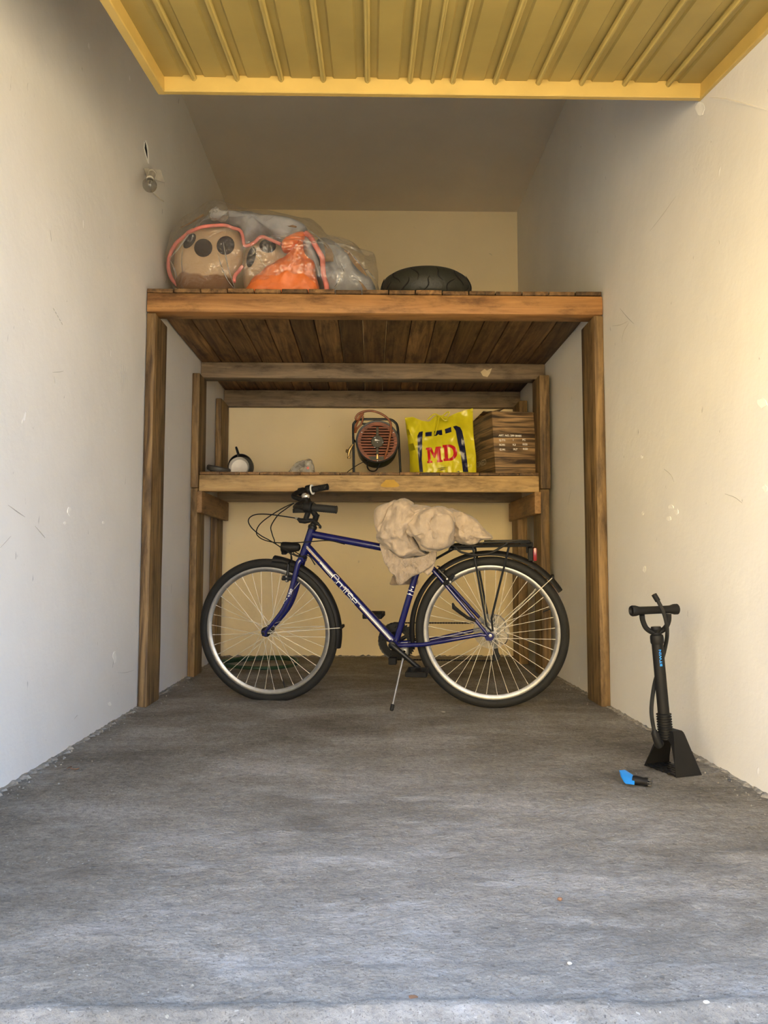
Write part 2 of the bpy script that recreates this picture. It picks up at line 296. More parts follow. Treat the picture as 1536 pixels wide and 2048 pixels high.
M = dict(
    wall=plaster('wall_paint', (.80, .775, .72)), wall_back=plaster('wall_paint_cream', (.94, .79, .51), .5, .3), ceiling=plaster('ceiling_paint', (.68, .60, .48), .2, 0),
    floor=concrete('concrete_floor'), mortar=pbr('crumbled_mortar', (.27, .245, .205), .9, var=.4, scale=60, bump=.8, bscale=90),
    facade=pbr('warm_render', (.82, .66, .37), .9, scale=2), apron=pbr('yard_paving', (.44, .38, .28), .9, scale=3),
    yellow=pbr('yellow_paint', (.38, .275, .075), .5, var=.09, scale=5, bump=.08, bscale=20), yellow_rail=pbr('yellow_rail_paint', (.60, .41, .11), .4, var=.08, scale=9, bump=.06, bscale=40),
    post=wood('worn_post_wood', 'z', (.062, .032, .012), (.32, .20, .082), vary=.12), beam_orange=wood('orange_pine', 'x', (.26, .115, .035), (.48, .245, .08), vary=.03),
    beam_grey=wood('grey_weathered_wood', 'x', (.15, .105, .065), (.29, .21, .13), vary=.08), beam_tan=wood('tan_pine', 'x', (.38, .24, .10), (.60, .42, .20), vary=.03),
    board=wood('floor_board_wood', 'y', (.07, .033, .012), (.29, .16, .06), vary=.5), rail=wood('side_rail_wood', 'y', (.22, .12, .05), (.38, .22, .09), vary=.08),
    blue=pbr('blue_enamel', (.007, .008, .085), .25, var=.1, coat=.5), black=pbr('black_plastic', (.009, .0085, .008), .55, spec=.2), rubber=pbr('black_rubber', (.014, .0135, .012), .7, spec=.3, bump=.35, bscale=260),
    blackmetal=pbr('black_metal', (.008, .008, .008), .38, metal=.2, spec=.4), silver=pbr('brushed_aluminium', (.38, .37, .35), .45, metal=1, scale=40), chrome=pbr('steel', (.62, .60, .56), .22, metal=1),
    spoke=pbr('spoke_steel', (.62, .57, .48), .55, metal=.35), white=pbr('white_print', (.85, .84, .80), .5, var=.03), gold=pbr('gold_stripe_glare', (.62, .45, .20), .4, var=.05),
    red=pbr('red_lens', (.22, .006, .006), .2, coat=.5), glass=glassy('clear_glass', (.72, .71, .68)), film=clear_film('clear_film'), film_grey=clear_film('cloudy_film', (.80, .79, .77), .30),
    blanket=quilt('beige_cloth', (.41, .325, .24), 46, .22), blanket_quilted=quilt('quilted_beige_cloth', (.38, .30, .22), 46, .6), lining=quilt('brown_lining', (.27, .20, .14)),
    cushion=pbr('beige_plush', (.58, .41, .25), .9, var=.10, scale=6, bump=.4, bscale=80), cushion_low=pbr('tan_plush', (.38, .22, .12), .9, var=.15, scale=9), dot=pbr('dark_brown_felt', (.028, .016, .012), .9),
    orange=pbr('orange_nylon', (.82, .20, .045), .5, var=.12, bump=.6, bscale=22), pink=pbr('coral_piping', (.78, .24, .20), .7), greycloth=pbr('grey_lining', (.40, .40, .42), .75, var=.15, bump=.5, bscale=18),
    cardboard=pbr('brown_tape', (.24, .14, .06), .55), lime=pbr('lime_plastic', (.62, .55, .015), .28, var=.12, scale=9, bump=.5, bscale=26), navy=pbr('navy_print', (.010, .012, .045), .25, bump=.4, bscale=26), redprint=pbr('red_print', (.50, .012, .02), .25, bump=.3, bscale=26),
    heater_orange=pbr('orange_enamel', (.20, .05, .015), .5, var=.3), drum=pbr('dark_green_enamel', (.055, .075, .04), .4), olive=pbr('olive_plate', (.05, .045, .028), .6), brass=pbr('old_brass', (.36, .25, .10), .4, metal=.9), hose=pbr('orange_hose', (.24, .075, .022), .45), inside=pbr('heater_inside', (.05, .02, .012), .7),
    ironplate=pbr('dark_grey_iron', (.075, .07, .062), .45), whitedish=pbr('white_enamel', (.72, .69, .64), .35), pan=pbr('black_pan_metal', (.02, .017, .015), .45), green=pbr('green_hose', (.022, .06, .03), .5),
    cyan=pbr('bright_blue_plastic', (.01, .27, .78), .4), porcelain=pbr('old_white_plastic', (.60, .55, .45), .5), hole=pbr('dark_cavity', (.012, .008, .006), .95), stone=pbr('pale_stone', (.62, .58, .50), .9, bump=.5), leaf=pbr('dry_leaf', (.20, .10, .05), .8),
    translucent=clear_film('spoke_guard_plastic', (.86, .86, .84), .12, .03), chip=pbr('white_plaster_chip', (.90, .87, .80), .8), scuff=pbr('grey_scuff', (.46, .43, .38), .8), paper=pbr('torn_paper', (.60, .48, .30), .9), yellow_stain=pbr('yellow_stain', (.55, .33, .03), .6),
    tyre_old=pbr('old_scooter_tyre', (.028, .027, .018), .55, bump=.6, bscale=60), boxmark=pbr('pale_print', (.60, .52, .38), .7),
)
def wood_print():
    m, t, b, N, L = nt('wood_print_card'); tc = N('TexCoord'); mp = N('Mapping'); mp.inputs['Scale'].default_value = (3, 3, 34); L(tc.outputs['Object'], mp.inputs[0])
    n = N('TexNoise'); n.inputs['Scale'].default_value = 1; n.inputs['Detail'].default_value = 8; n.inputs['Distortion'].default_value = .9; L(mp.outputs[0], n.inputs['Vector'])
    r = N('ValToRGB'); e = r.color_ramp.elements; e[0].position = .36; e[0].color = (.03, .014, .006, 1); e[1].position = .64; e[1].color = (.42, .26, .12, 1); L(n.outputs['Fac'], r.inputs[0])
    sx = N('SeparateXYZ'); L(tc.outputs['Object'], sx.inputs[0]); a = N('Math'); a.operation = 'MULTIPLY'; a.inputs[1].default_value = 16; L(sx.outputs[2], a.inputs[0])
    f = N('Math'); f.operation = 'FRACT'; L(a.outputs[0], f.inputs[0]); g_ = N('Math'); g_.operation = 'GREATER_THAN'; g_.inputs[1].default_value = .07; L(f.outputs[0], g_.inputs[0])
    mx = N('Mix'); mx.data_type = 'RGBA'; L(g_.outputs[0], mx.inputs[0]); mx.inputs[6].default_value = (.015, .008, .004, 1); L(r.outputs[0], mx.inputs[7])
    L(mx.outputs[2], b.inputs['Base Color']); b.inputs['Roughness'].default_value = .4
    return m
M['woodprint'] = wood_print()
def two_tone(m, col, zline):          # the plush of the cushion changes to tan below a wavy seam
    t = m.node_tree; N = lambda k: t.nodes.new('ShaderNode'+k); L = t.links.new; b = t.nodes['Principled BSDF']; src = b.inputs['Base Color'].links[0].from_socket
    tc = N('TexCoord'); sx = N('SeparateXYZ'); L(tc.outputs['Object'], sx.inputs[0]); n = N('TexNoise'); n.inputs['Scale'].default_value = 9; L(tc.outputs['Object'], n.inputs['Vector'])
    a = N('Math'); a.operation = 'MULTIPLY_ADD'; a.inputs[1].default_value = .07; L(n.outputs['Fac'], a.inputs[0]); L(sx.outputs[2], a.inputs[2])
    mr = N('MapRange'); mr.inputs['From Min'].default_value = zline+.032; mr.inputs['From Max'].default_value = zline+.040; L(a.outputs[0], mr.inputs['Value'])
    mx = N('Mix'); mx.data_type = 'RGBA'; L(mr.outputs[0], mx.inputs[0]); mx.inputs[6].default_value = (*col, 1); L(src, mx.inputs[7]); L(mx.outputs[2], b.inputs['Base Color'])
M['cushion_two'] = pbr('beige_plush_two_tone', (.58, .41, .25), .9, var=.10, scale=6, bump=.4, bscale=80); two_tone(M['cushion_two'], (.26, .135, .065), 2.10)

# ------------------------------------------------------------------ the setting
XL, YB, ZC, YO = -1.072, 5.465, 3.30, 1.10
def xr(y): return 1.128-(y-2.17)*.0109
def struct(g, name, mat, **k): return tag(g.build(name, mat, **k), kind='structure')
g = G(); nx, ny = 200, 430
for j in range(ny+1):
    y = 1.0+(YB+.05-1.0)*(j/ny)**1.5
    for i in range(nx+1):
        x = -1.15+2.35*i/nx
        z = .0042*fbm((x*3.2, y*4.5, 0), 6)+.0022*fbm((x*16, y*22, 3), 4)+.0045*max(0, .25-abs(noise.noise(Vector((x*5, y*8, 4)))))*max(0, min(1, (2.6-y)/1.0))+.0012*noise.noise(Vector((x*55, y*70, 1)))-.002
        z *= .45+.55*max(0, min(1, (3.6-y)/1.6))
        e = y+.01*noise.noise(Vector((x*6, 0, 7)))
        if e < 1.155: z -= .012*min(1, (1.155-e)/.02)
        if 1.155 <= e < 1.175: z += .003
        g.v.append(Vector((x, y, z)))
for j in range(ny):
    for i in range(nx):
        a = j*(nx+1)+i; g.f.append([a, a+1, a+nx+2, a+nx+1]); g.m.append(0)
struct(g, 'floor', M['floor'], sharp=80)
struct(G().box((XL-.25, .9, -.05), (XL, YB+.25, ZC+.2)), 'wall_left', M['wall'])
g = G(); g.add([(xr(.9), .9, -.05), (xr(.9)+.25, .9, -.05), (xr(5.7)+.25, 5.7, -.05), (xr(5.7), 5.7, -.05), (xr(.9), .9, ZC+.2), (xr(.9)+.25, .9, ZC+.2), (xr(5.7)+.25, 5.7, ZC+.2), (xr(5.7), 5.7, ZC+.2)],
               [[0, 1, 2, 3], [4, 5, 6, 7], [0, 1, 5, 4], [1, 2, 6, 5], [2, 3, 7, 6], [3, 0, 4, 7]])
struct(g, 'wall_right', M['wall'])
struct(G().box((XL-.2, YB, -.05), (1.34, YB+.25, ZC+.2)), 'wall_back', M['wall_back'])
struct(G().box((XL-.2, .9, ZC), (1.34, YB+.2, ZC+.25)), 'ceiling', M['ceiling'])
g = G(); g.box((XL-.25, .9, 2.02), (1.38, YO, ZC+.25)); g.box((XL-.25, .9, -.05), (-.86, YO, 2.02))
struct(g, 'wall_front', M['wall'])
struct(G().box((-30, -12, -.3), (30, 1.02, -.016)), 'ground', M['apron'])
struct(G().box((-22, -12.5, -.3), (2.5, -9.5, 5.4)), 'wall_opposite', M['facade'])  # unseen house front, sized and coloured to send warm light into the garage
# crumbled mortar along the foot of the walls
def crumble(name, P, Q, inward, hgt, wid, n=160):
    g = G(); P = Vector(P); Q = Vector(Q); d = Vector(inward)
    for i in range(n+1):
        p = P.lerp(Q, i/n); a = fbm((p.x*26, p.y*26, 1), 5); b = fbm((p.x*34, p.y*34, 9), 5)
        h = max(.003, hgt*(.75+1.1*a)); wd = max(.006, wid*(.8+1.0*b))
        for (u, z) in ((-.01, h), (wd*.25, h*.9), (wd*.6, h*.45+.006*b), (wd, -.008)):
            g.v.append(p+d*u+Vector((0, 0, z))+d*.004*noise.noise(p*60+Vector((u*90, 0, 0))))
        if i:
            for k in range(3): o = (i-1)*4+k; g.f.append([o, o+1, o+5, o+4]); g.m.append(0)
    struct(g, name, M['mortar'])
crumble('trim_1', (XL, 1.1, 0), (XL, YB, 0), (1, 0, 0), .006, .026, 420)
crumble('trim_2', (xr(1.1), 1.1, 0), (xr(YB), YB, 0), (-1, 0, 0), .006, .026, 420)
crumble('trim_3', (XL, YB, 0), (1.1, YB, 0), (0, -1, 0), .010, .02, 300)
for sd, par in ((True, 'trim_1'), (False, 'trim_2')):      # loose crumbs of mortar at the foot of each side wall
    g = G()
    for k in range(150):
        y = random.uniform(1.9, 4.6); q = abs(random.gauss(0, .05)); x = XL+.02+q if sd else xr(y)-.03-q
        r = random.uniform(.0012, .004); c = Vector((x, y, r*.4))
        g.add([c+Vector(p)*r*random.uniform(.7, 1.3) for p in ((1, 0, 0), (-.5, .8, 0), (-.5, -.8, 0), (0, 0, 1), (0, 0, -.6))], [[0, 1, 3], [1, 2, 3], [2, 0, 3], [1, 0, 4], [2, 1, 4], [0, 2, 4]])
    o = g.build('mortar_crumbs', M['mortar']); o.parent = bpy.data.objects[par]; o['kind'] = 'stuff'

# ------------------------------------------------------------------ yellow up-and-over door, opened under the ceiling
DY, SL = 2.46, math.tan(math.radians(9.9)); ZD = at(865, 196, y=DY).z        # lower rear edge
DX0, DX1 = at(317, 180, y=DY).x, at(1409, 200, y=DY).x
door = tag(bpy.data.objects.new('door_1', None), kind='structure'); COL.objects.link(door); door.location = (0, DY, ZD)
tilt = -math.atan(SL); door.rotation_euler = (-tilt, 0, 0)          # local -y runs down towards the yard
LEN = 2.0
def rotp(o): o.parent = door; return o
rail_h = .046
def bevbox(a, b, bev=.003): return G().box(a, b, bev)
rotp(bevbox((DX0, -.028, 0), (DX1, 0, rail_h+.012)).build('bottom_rail', M['yellow_rail']))
rotp(bevbox((DX0, -LEN, 0), (DX1, -LEN+.03, rail_h+.012)).build('top_rail', M['yellow_rail']))
for x0, x1 in ((DX0-.001, DX0+.028), (DX1-.028, DX1+.001)):
    rotp(bevbox((x0, -LEN, -.001), (x1, -.0005, rail_h+.013)).build('side_rail', M['yellow_rail']))
ribs = [at(px, 160, y=DY).x for px in (393, 478, 565, 648, 735, 819, 863, 903, 987, 1072, 1157, 1242, 1328)]
prof = [(DX0+.01, 0)]
for k, x in enumerate(ribs):
    if k == 6: continue
    prof += [(x-.040, 0), (x-.034, .006), (x+.030, .006), (x+.036, 0)]
prof.append((DX1-.01, 0)); g = G(); n = len(prof)
g.v = [Vector((x, y, rail_h+z)) for y in (-LEN+.01, -.01) for x, z in prof]+[Vector((x, y, rail_h+z+.002)) for y in (-LEN+.01, -.01) for x, z in prof]
for i in range(n-1):
    g.f += [[i, i+1, n+i+1, n+i], [2*n+i, 2*n+i+1, 3*n+i+1, 3*n+i]]; g.m += [0, 0]
rotp(g.build('sheet', M['yellow'], sharp=20))
for k, x in enumerate(ribs):
    g = G(); r = .0095 if k != 6 else .007
    g.tube([(x, -LEN+.03, rail_h-.002), (x, -.034, rail_h-.002), (x, -.027, rail_h-.006), (x, -.024, rail_h-.012)], [r, r, r*.95, r*.5], 10)
    rotp(g.build('rib', M['yellow']))

# ------------------------------------------------------------------ wooden shelving
SH = empty('wooden_shelving', (0, 4.4, 0), 'two-tier shelving of reclaimed timber filling the back of the garage', 'shelving')
def part(g, name, mat, parent=SH):
    o = g.build(name, mat); reparent(parent, o); return o
def plank(a, b, bev=.005, wob=.0015, cuts=6):
    """a sawn timber: bevelled box whose long faces wander a little"""
    bm = bmesh.new(); bmesh.ops.create_cube(bm, size=1); a = Vector(a); b = Vector(b); d = b-a; c = (a+b)/2
    ax = max(range(3), key=lambda i: d[i])
    bmesh.ops.bevel(bm, geom=[], offset=0) if False else None
    for q in bm.verts: q.co = Vector((q.co.x*d.x, q.co.y*d.y, q.co.z*d.z))
    bmesh.ops.bevel(bm, geom=bm.edges[:], offset=bev, segments=2, affect='EDGES', profile=.5)
    L = [e for e in bm.edges if abs((e.verts[0].co-e.verts[1].co)[ax]) > d[ax]*.5]
    bmesh.ops.subdivide_edges(bm, edges=L, cuts=cuts, use_grid_fill=True)
    for q in bm.verts:
        p = q.co+c; o = Vector([fbm((p[ax]*5+k*13, p.x*9+p.y*7, p.z*3 if ax != 2 else k), 3) for k in range(3)])*wob; o[ax] = 0
        q.co = p+o
    bm.verts.index_update(); g = G(); g.add([q.co.copy() for q in bm.verts], [[q.index for q in f.verts] for f in bm.faces]); bm.free(); return g
# posts: front pair, middle pairs (lower and upper pieces), rear pairs
part(plank((-1.068, 3.526, 0), (-1.026, 3.735, 1.848)), 'post', M['post'])
part(plank((1.066, 3.52, 0), (1.112, 3.735, 1.848)), 'post', M['post'])
part(plank((-1.068, 4.468, 0), (-1.027, 4.665, 1.108)), 'post', M['post'])
part(plank((-1.070, 4.46, 1.110), (-1.026, 4.66, 1.800)), 'post', M['post'])
part(plank((1.012, 4.468, 0), (1.066, 4.665, 1.108)), 'post', M['post'])
part(plank((1.014, 4.46, 1.110), (1.075, 4.66, 1.800)), 'post', M['post'])
part(plank((-1.066, 5.03, 0), (-1.024, 5.23, 1.085)), 'post', M['post'])
part(plank((-1.066, 5.13, 1.207), (-1.028, 5.40, 1.797)), 'post', M['post'])
part(plank((.985, 5.03, 0), (1.050, 5.24, 1.085)), 'post', M['post'])
part(plank((1.03, 5.15, 1.207), (1.085, 5.40, 1.797)), 'post', M['post'])
o = part(plank((-1.066, 3.515, 1.850), (1.110, 3.625, 1.942), .006), 'beam', M['beam_orange']); o['label'] = 'orange front beam'
o = part(plank((-1.066, 4.662, 1.822), (1.097, 4.76, 1.922), .006), 'beam', M['beam_grey']); o['label'] = 'grey weathered middle beam'
part(plank((-1.066, 5.405, 1.800), (1.088, 5.458, 1.920), .005), 'beam', M['beam_grey'])
part(plank((-1.022, 4.475, 1.091), (1.008, 4.535, 1.188), .004), 'beam', M['beam_tan'])
part(plank((-1.06, 5.20, 1.091), (1.05, 5.25, 1.188), .004), 'beam', M['beam_grey'])
part(plank((-1.026, 4.44, .960), (-.995, 5.28, 1.089), .004), 'rail', M['rail'])
part(plank((.972, 4.44, .960), (1.010, 5.28, 1.089), .004), 'rail', M['rail'])
# tongue-and-groove boards of the loft deck and of the lower deck
NBD = 17; x0, x1 = -1.068, 1.105; bw = (x1-x0)/NBD
for k in range(NBD):
    dz = random.uniform(-.003, .003); yf = 3.508+random.uniform(-.008, .010)
    g = plank((x0+k*bw+.0026, yf, 1.925+.018*(0)), (x0+(k+1)*bw-.0026, 5.45, 1.962+dz*.3), .003, .0008, 3)
    for q in g.v:
        if q.y < 3.63 and q.z < 1.94: q.z = 1.9435
    part(g, 'board', M['board'])
NBD2 = 17; x0, x1 = -1.02, 1.006; bw = (x1-x0)/NBD2
for k in range(NBD2):
    part(plank((x0+k*bw+.0015, 4.468+random.uniform(-.004, .004), 1.189), (x0+(k+1)*bw-.0015, 5.44, 1.206+random.uniform(-.001, .001)), .002, .0005, 2), 'board', M['board'])
# torn paper scrap on the grey beam, yellow paint blot on the tan beam
pts = [at(px, py, y=4.6605) for px, py in ((961, 744), (969, 738), (974, 741), (984, 736), (980, 747), (975, 754), (966, 752))]
o = part(G().prism(pts, (0, .0018, 0)), 'paper_scrap', M['paper']); o['label'] = 'torn beige paper scrap'
pts = [at(780+16*math.cos(a)*(1+.3*math.sin(3*a)), 967+10*math.sin(a)*(1+.25*math.cos(2*a)), y=4.4705) for a in [i*PI/12 for i in range(24)]]
o = part(G().prism(pts, (0, .001, 0)), 'paint_blot', M['yellow_stain']); o['label'] = 'yellow paint blot'

# ------------------------------------------------------------------ bicycle on its kickstand
PR, PF = Vector((.559, 3.51, 0)), Vector((-.511, 3.73, 0)); LEAN = math.radians(7)
BU = (PR-PF).normalized(); BN0 = Vector((BU.y, -BU.x, 0)); BO = (PR+PF)/2
BW = Vector((0, 0, 1))*math.cos(LEAN)+BN0*math.sin(LEAN); BN = BN0*math.cos(LEAN)-Vector((0, 0, 1))*math.sin(LEAN)
BIKE = empty('bicycle', BO, 'dark blue city bicycle with rear rack leaning on its kickstand', 'bicycle')
BIKE.rotation_euler = Matrix((BU, -BN, BW)).transposed().to_euler()
def bk(px, py, v=0.0):
    """local point of the bicycle: along, away from the camera, up its leaning plane; v metres towards the camera"""
    d = ray(px, py); t = (BO+BN*v-CO).dot(BN)/d.dot(BN); p = CO+d*t-BO
    return Vector((p.dot(BU), -p.dot(BN), p.dot(BW)))
def cA(x, y, v=0.): return bk(380+x/3.84, 960+y/3.84, v)
def cB(x, y, v=0.): return bk(720+x/3.491, 960+y/3.491, v)
def cC(x, y, v=0.): return bk(470+x/6.144, 950+y/6.144, v)
def cD(x, y, v=0.): return bk(700+x/7.315, 1160+y/7.315, v)
def cE(x, y, v=0.): return bk(860+x/5.689, 1060+y/5.689, v)
def bp(g, name, mat, parent=None, **k): return g.build(name, mat, parent or BIKE, **k)
YA = Vector((0, 1, 0))
HR = bk(982, 1264); HF = bk(536, 1262)
RT = .348
HR.z = RT; HF.z = RT-.010
def wheel(h, flat):
    cx, cz = h.x, h.z
    rim = bp(G().lathe([(.306, -.012), (.310, -.011), (.311, -.006), (.297, -.006), (.290, -.003), (.290, .003), (.297, .006), (.311, .006), (.310, .011), (.306, .012), (.296, .010), (.288, .004), (.288, -.004), (.296, -.010)], (cx, 0, cz), YA, 96, closed=True), 'wheel', M['silver'])
    pr = []
    for k in range(16):
        a = 2*PI*k/16; r = .0205*(1+.10*max(0, math.cos(a))**3)
        pr.append((.3275+r*math.cos(a)*1.0, r*.95*math.sin(a)))
    g = G().lathe(pr, (cx, 0, cz), YA, 128, closed=True)
    for q in g.v:
        lim = .0 if not flat else .001
        if q.z < lim+.0: q.y *= 1.0+min(.5, (lim-q.z)*18); q.z = lim
    bp(g, 'tyre', M['rubber'], rim)
    g = G()
    for sd in (-1, 1):
        for k in range(18):
            a = 2*PI*(k+.25*sd)/18; tw = (1 if k % 2 else -1)*1.05
            p = Vector((cx+.021*math.cos(a+tw), sd*.030, cz+.021*math.sin(a+tw))); q = Vector((cx+.289*math.cos(a), sd*.003, cz+.289*math.sin(a)))
            g.tube([p, q], .00115, 5, cap=False)
            n_ = (q-p).normalized(); g.tube([q-n_*.013, q], .0021, 6)
    bp(g, 'spokes', M['spoke'], rim)
    g = G(); g.lathe([(.0001, -.052), (.010, -.052), (.010, -.040), (.016, -.034), (.024, -.032), (.024, -.028), (.014, -.026), (.012, 0), (.014, .026), (.024, .028), (.024, .032), (.016, .034), (.010, .040), (.010, .052), (.0001, .052)], (cx, 0, cz), YA, 20)
    g.tube([(cx, -.072, cz), (cx, .072, cz)], .0045, 8); g.lathe([(.0001, -.072), (.0085, -.070), (.0085, -.060), (.006, -.059)], (cx, 0, cz), YA, 6)
    bp(g, 'hub', M['blackmetal' if flat else 'silver'], rim)
    a = -1.30 if flat else .4
    u_ = Vector((math.cos(a), 0, math.sin(a))); c_ = Vector((cx, 0, cz))
    bp(G().tube([c_+u_*.29, c_+u_*.262, c_+u_*.252], [.003, .0035, .002], 8), 'valve', M['black'], rim)
    return rim
WR, WF = wheel(HR, False), wheel(HF, True)
# frame
HT, HB = cC(950, 650), cC(835, 1000); ax = (HT-HB).normalized()
SC = bk(843.5, 1110); BB = bk(791, 1287); TT0, DT0 = cC(955, 728), cC(882, 880)
frame = G()
frame.tube([HB, HT], .0185, 16); frame.tube([TT0, SC], .0170, 16); frame.tube([DT0, BB], .0195, 16)
st_dir = (SC-BB).normalized(); ST1 = SC+st_dir*.035
frame.tube([BB, ST1], .0150, 16); frame.lathe([(.0001, -.036), (.022, -.036), (.022, .036), (.0001, .036)], BB, YA, 20)
DOn, DOf = Vector((HR.x-.012, -.066, HR.z)), Vector((HR.x-.012, .066, HR.z))
for sd in (-1, 1):
    dd = DOn if sd < 0 else DOf
    frame.tube([BB+Vector((.012, sd*.026, -.004)), BB+Vector((.14, sd*.036, .006)), dd+Vector((-.03, 0, .004)), dd+Vector((-.006, 0, 0))], [.0115, .0105, .0085, .007], 12)
    frame.tube([SC+Vector((-.002, sd*.012, -.012)), SC.lerp(dd, .25)+Vector((0, sd*.016, 0)), dd+Vector((-.012, 0, .02)), dd], [.0085, .0085, .0075, .006], 12)
    frame.prism([dd+Vector(q) for q in ((-.014, -.003, -.006), (-.006, -.003, -.022), (.016, -.003, -.024), (.028, -.003, -.010), (.026, -.003, .008), (.010, -.003, .016), (-.006, -.003, .012))], (0, .006, 0))
frame.tube([SC.lerp(DOn, .2)+Vector((0, -.002, 0))+Vector((0, 0.004, 0)), SC.lerp(DOf, .2)], .006, 8)
frame.tube([BB+Vector((.06, -.03, 0)), BB+Vector((.06, .03, 0))], .006, 8)
FRAME = bp(frame, 'frame', M['blue'])
def ribbon(g, path, wd, A, axis, side, r, m=0):
    """flat strokes (s, t) wrapped on a tube from A along axis; t is measured round the tube"""
    e2 = side.cross(axis)
    pts = [Vector((a, b, 0)) for a, b in path]; res = [pts[0]]
    for a, b in zip(pts, pts[1:]):
        n = max(1, int((b-a).length/.004))
        res += [a.lerp(b, (i+1)/n) for i in range(n)]
    def on(q): t = q.y/r; return A+axis*q.x+(side*math.cos(t)+e2*math.sin(t))*(r+.0005)
    n0 = len(g.v)
    for i, q in enumerate(res):
        d = (res[min(i+1, len(res)-1)]-res[max(i-1, 0)]).normalized(); nn = Vector((-d.y, d.x, 0))*wd/2
        g.v += [on(q-nn), on(q+nn)]
    for i in range(len(res)-1): a = n0+2*i; g.f.append([a, a+1, a+3, a+2]); g.m.append(m)
LET = {'C': (.9, [[(1, .72), (1, .85), (.86, 1), (.14, 1), (0, .86), (0, .14), (.14, 0), (.86, 0), (1, .15), (1, .25)]]), 'r': (.55, [[(.0, 0), (0, .5), (.12, .64), (.9, .64)]]),
       'u': (.85, [[(0, .64), (0, .12), (.12, 0), (.85, 0), (.85, .64)]]), 'i': (.2, [[(.05, 0), (.05, .58)], [(.0, .86), (.10, .86)]]), 's': (.8, [[(.95, .62), (.1, .62), (0, .52), (.1, .33), (.85, .33), (.95, .2), (.85, 0), (0, 0)]]),
       'e': (.9, [[(0, .33), (.9, .33), (.9, .54), (.78, .64), (.12, .64), (0, .52), (0, .12), (.12, 0), (.9, 0)]])}
def write(g, s, h, wd, A, axis, side, r, s0, t0):
    x = s0
    for ch in s:
        adv, strokes = LET[ch]; k = h*.78
        for st in strokes: ribbon(g, [(x+a*k, t0+b*h) for a, b in st], wd, A, axis, side, r)
        x += (adv+.34)*k
    return x
side = Vector((0, -1, 0)); dax = (BB-DT0).normalized()
s_on = lambda q, A, a: (q-A).dot(a)
dec = G()
s0 = s_on(cA(1095, 745), DT0, dax); s1 = s_on(cA(1300, 965), DT0, dax); hh = .030
e_ = write(G(), 'Cruise', hh, .003, DT0, dax, side, .0195, 0, 0)
hh *= (s1-s0)/e_*1.05; hh = min(hh, .036)
sgn = 1 if (dax.cross(side)).z > 0 else -1
def wr(g, s, h, wd, A, axis, side, r, s0, t0):
    g2 = G(); e2 = axis.cross(side)
    return write(g, s, h, wd, A, axis, side, r, s0, t0)
write(dec, 'Cruise', hh, .0032, DT0, dax, side, .0195, s0, -.0165 if sgn > 0 else -.0165)
L_ = (BB-DT0).length
sA = s_on(cA(900, 520), DT0, dax)
ribbon(dec, [(s_on(cA(1005, 630), DT0, dax), .001), (s0, .001)], .0055, DT0, dax, side, .0195)
ribbon(dec, [(s_on(cA(1030, 655), DT0, dax), -.004), (s0-.006, -.007)], .0015, DT0, dax, side, .0195)
ribbon(dec, [(s0+.075, .011), (s0+.13, .011)], .0022, DT0, dax, side, .0195)
ribbon(dec, [(s1+.004, .001), (L_-.03, .001)], .0050, DT0, dax, side, .0195)
o = bp(dec, 'frame_lettering', M['white'], FRAME); o['label'] = 'white lettering on the down tube'
dec = G(); ribbon(dec, [(s1+.006, -.0045), (L_-.03, -.0045)], .0014, DT0, dax, side, .0195); bp(dec, 'frame_stripe_glare', M['gold'], FRAME); dec = G(); ribbon(dec, [(sA, .0), (s_on(cA(1000, 625), DT0, dax), .001)], .0035, DT0, dax, side, .0195)
bp(dec, 'frame_stripe_glare', M['gold'], FRAME)  # this second ribbon is glare painted on the upper down tube, not a decal
dec = G()
for yy, ww in ((208, .003), (150, .003)):
    ss = s_on(cD(875, yy), BB, st_dir); ribbon(dec, [(ss+.002*math.cos(t*100), t) for t in [(-.021+.002*i) for i in range(22)]], ww, BB, st_dir, side, .0150)
for (xx, yy) in ((862, 188), (873, 120), (885, 85), (912, 95)):
    ss = s_on(cD(xx, yy), BB, st_dir); ribbon(dec, [(ss-.002, (xx-880)*-.00012-.002), (ss+.0025, (xx-880)*-.00012-.002)], .006, BB, st_dir, side, .0150)
bp(dec, 'seat_tube_bands', M['white'], FRAME)
# fork
g = G(); FC = HB-ax*.012
g.lathe([(.0001, -.014), (.020, -.014), (.021, .0), (.020, .010), (.0001, .010)], FC, ax, 18)
path2 = [cA(846, 640), cA(818, 760), cA(788, 870), cA(742, 980), cA(664, 1085)]
for sd in (-1, 1):
    pp = [FC+Vector((0, sd*.030, -.004))]+[Vector((p.x, sd*(.036+.006*i), p.z)) for i, p in enumerate(path2)]+[Vector((HF.x+.006, sd*.060, HF.z+.004))]
    pp = spline(pp, 5); n = len(pp); g.tube(pp, [.0150-.0072*(i/(n-1))**1.3 for i in range(n)], 12)
    g.tube([FC+Vector((0, 0, -.004)), FC+Vector((0, sd*.030, -.004))], .016, 10)
    g.box((HF.x-.010, sd*.058-.003, HF.z-.014), (HF.x+.014, sd*.058+.003, HF.z+.012), .002)
FORK = bp(g, 'fork', M['blue'])
a_, b_ = cA(752, 952), cA(806, 820); a_.y = b_.y = -.050; fx = (b_-a_).normalized(); dec = G()
fa = Vector((a_.x, -.048, a_.z))
write(dec, 'Cruise', .017, .0022, fa+Vector((.010, 0, 0))*0, fx, side, .0125, .012, -.009); ribbon(dec, [(-.012, -.004), (.010, -.004)], .004, fa, fx, side, .0125)
o = bp(dec, 'fork_lettering', M['white'], FORK)
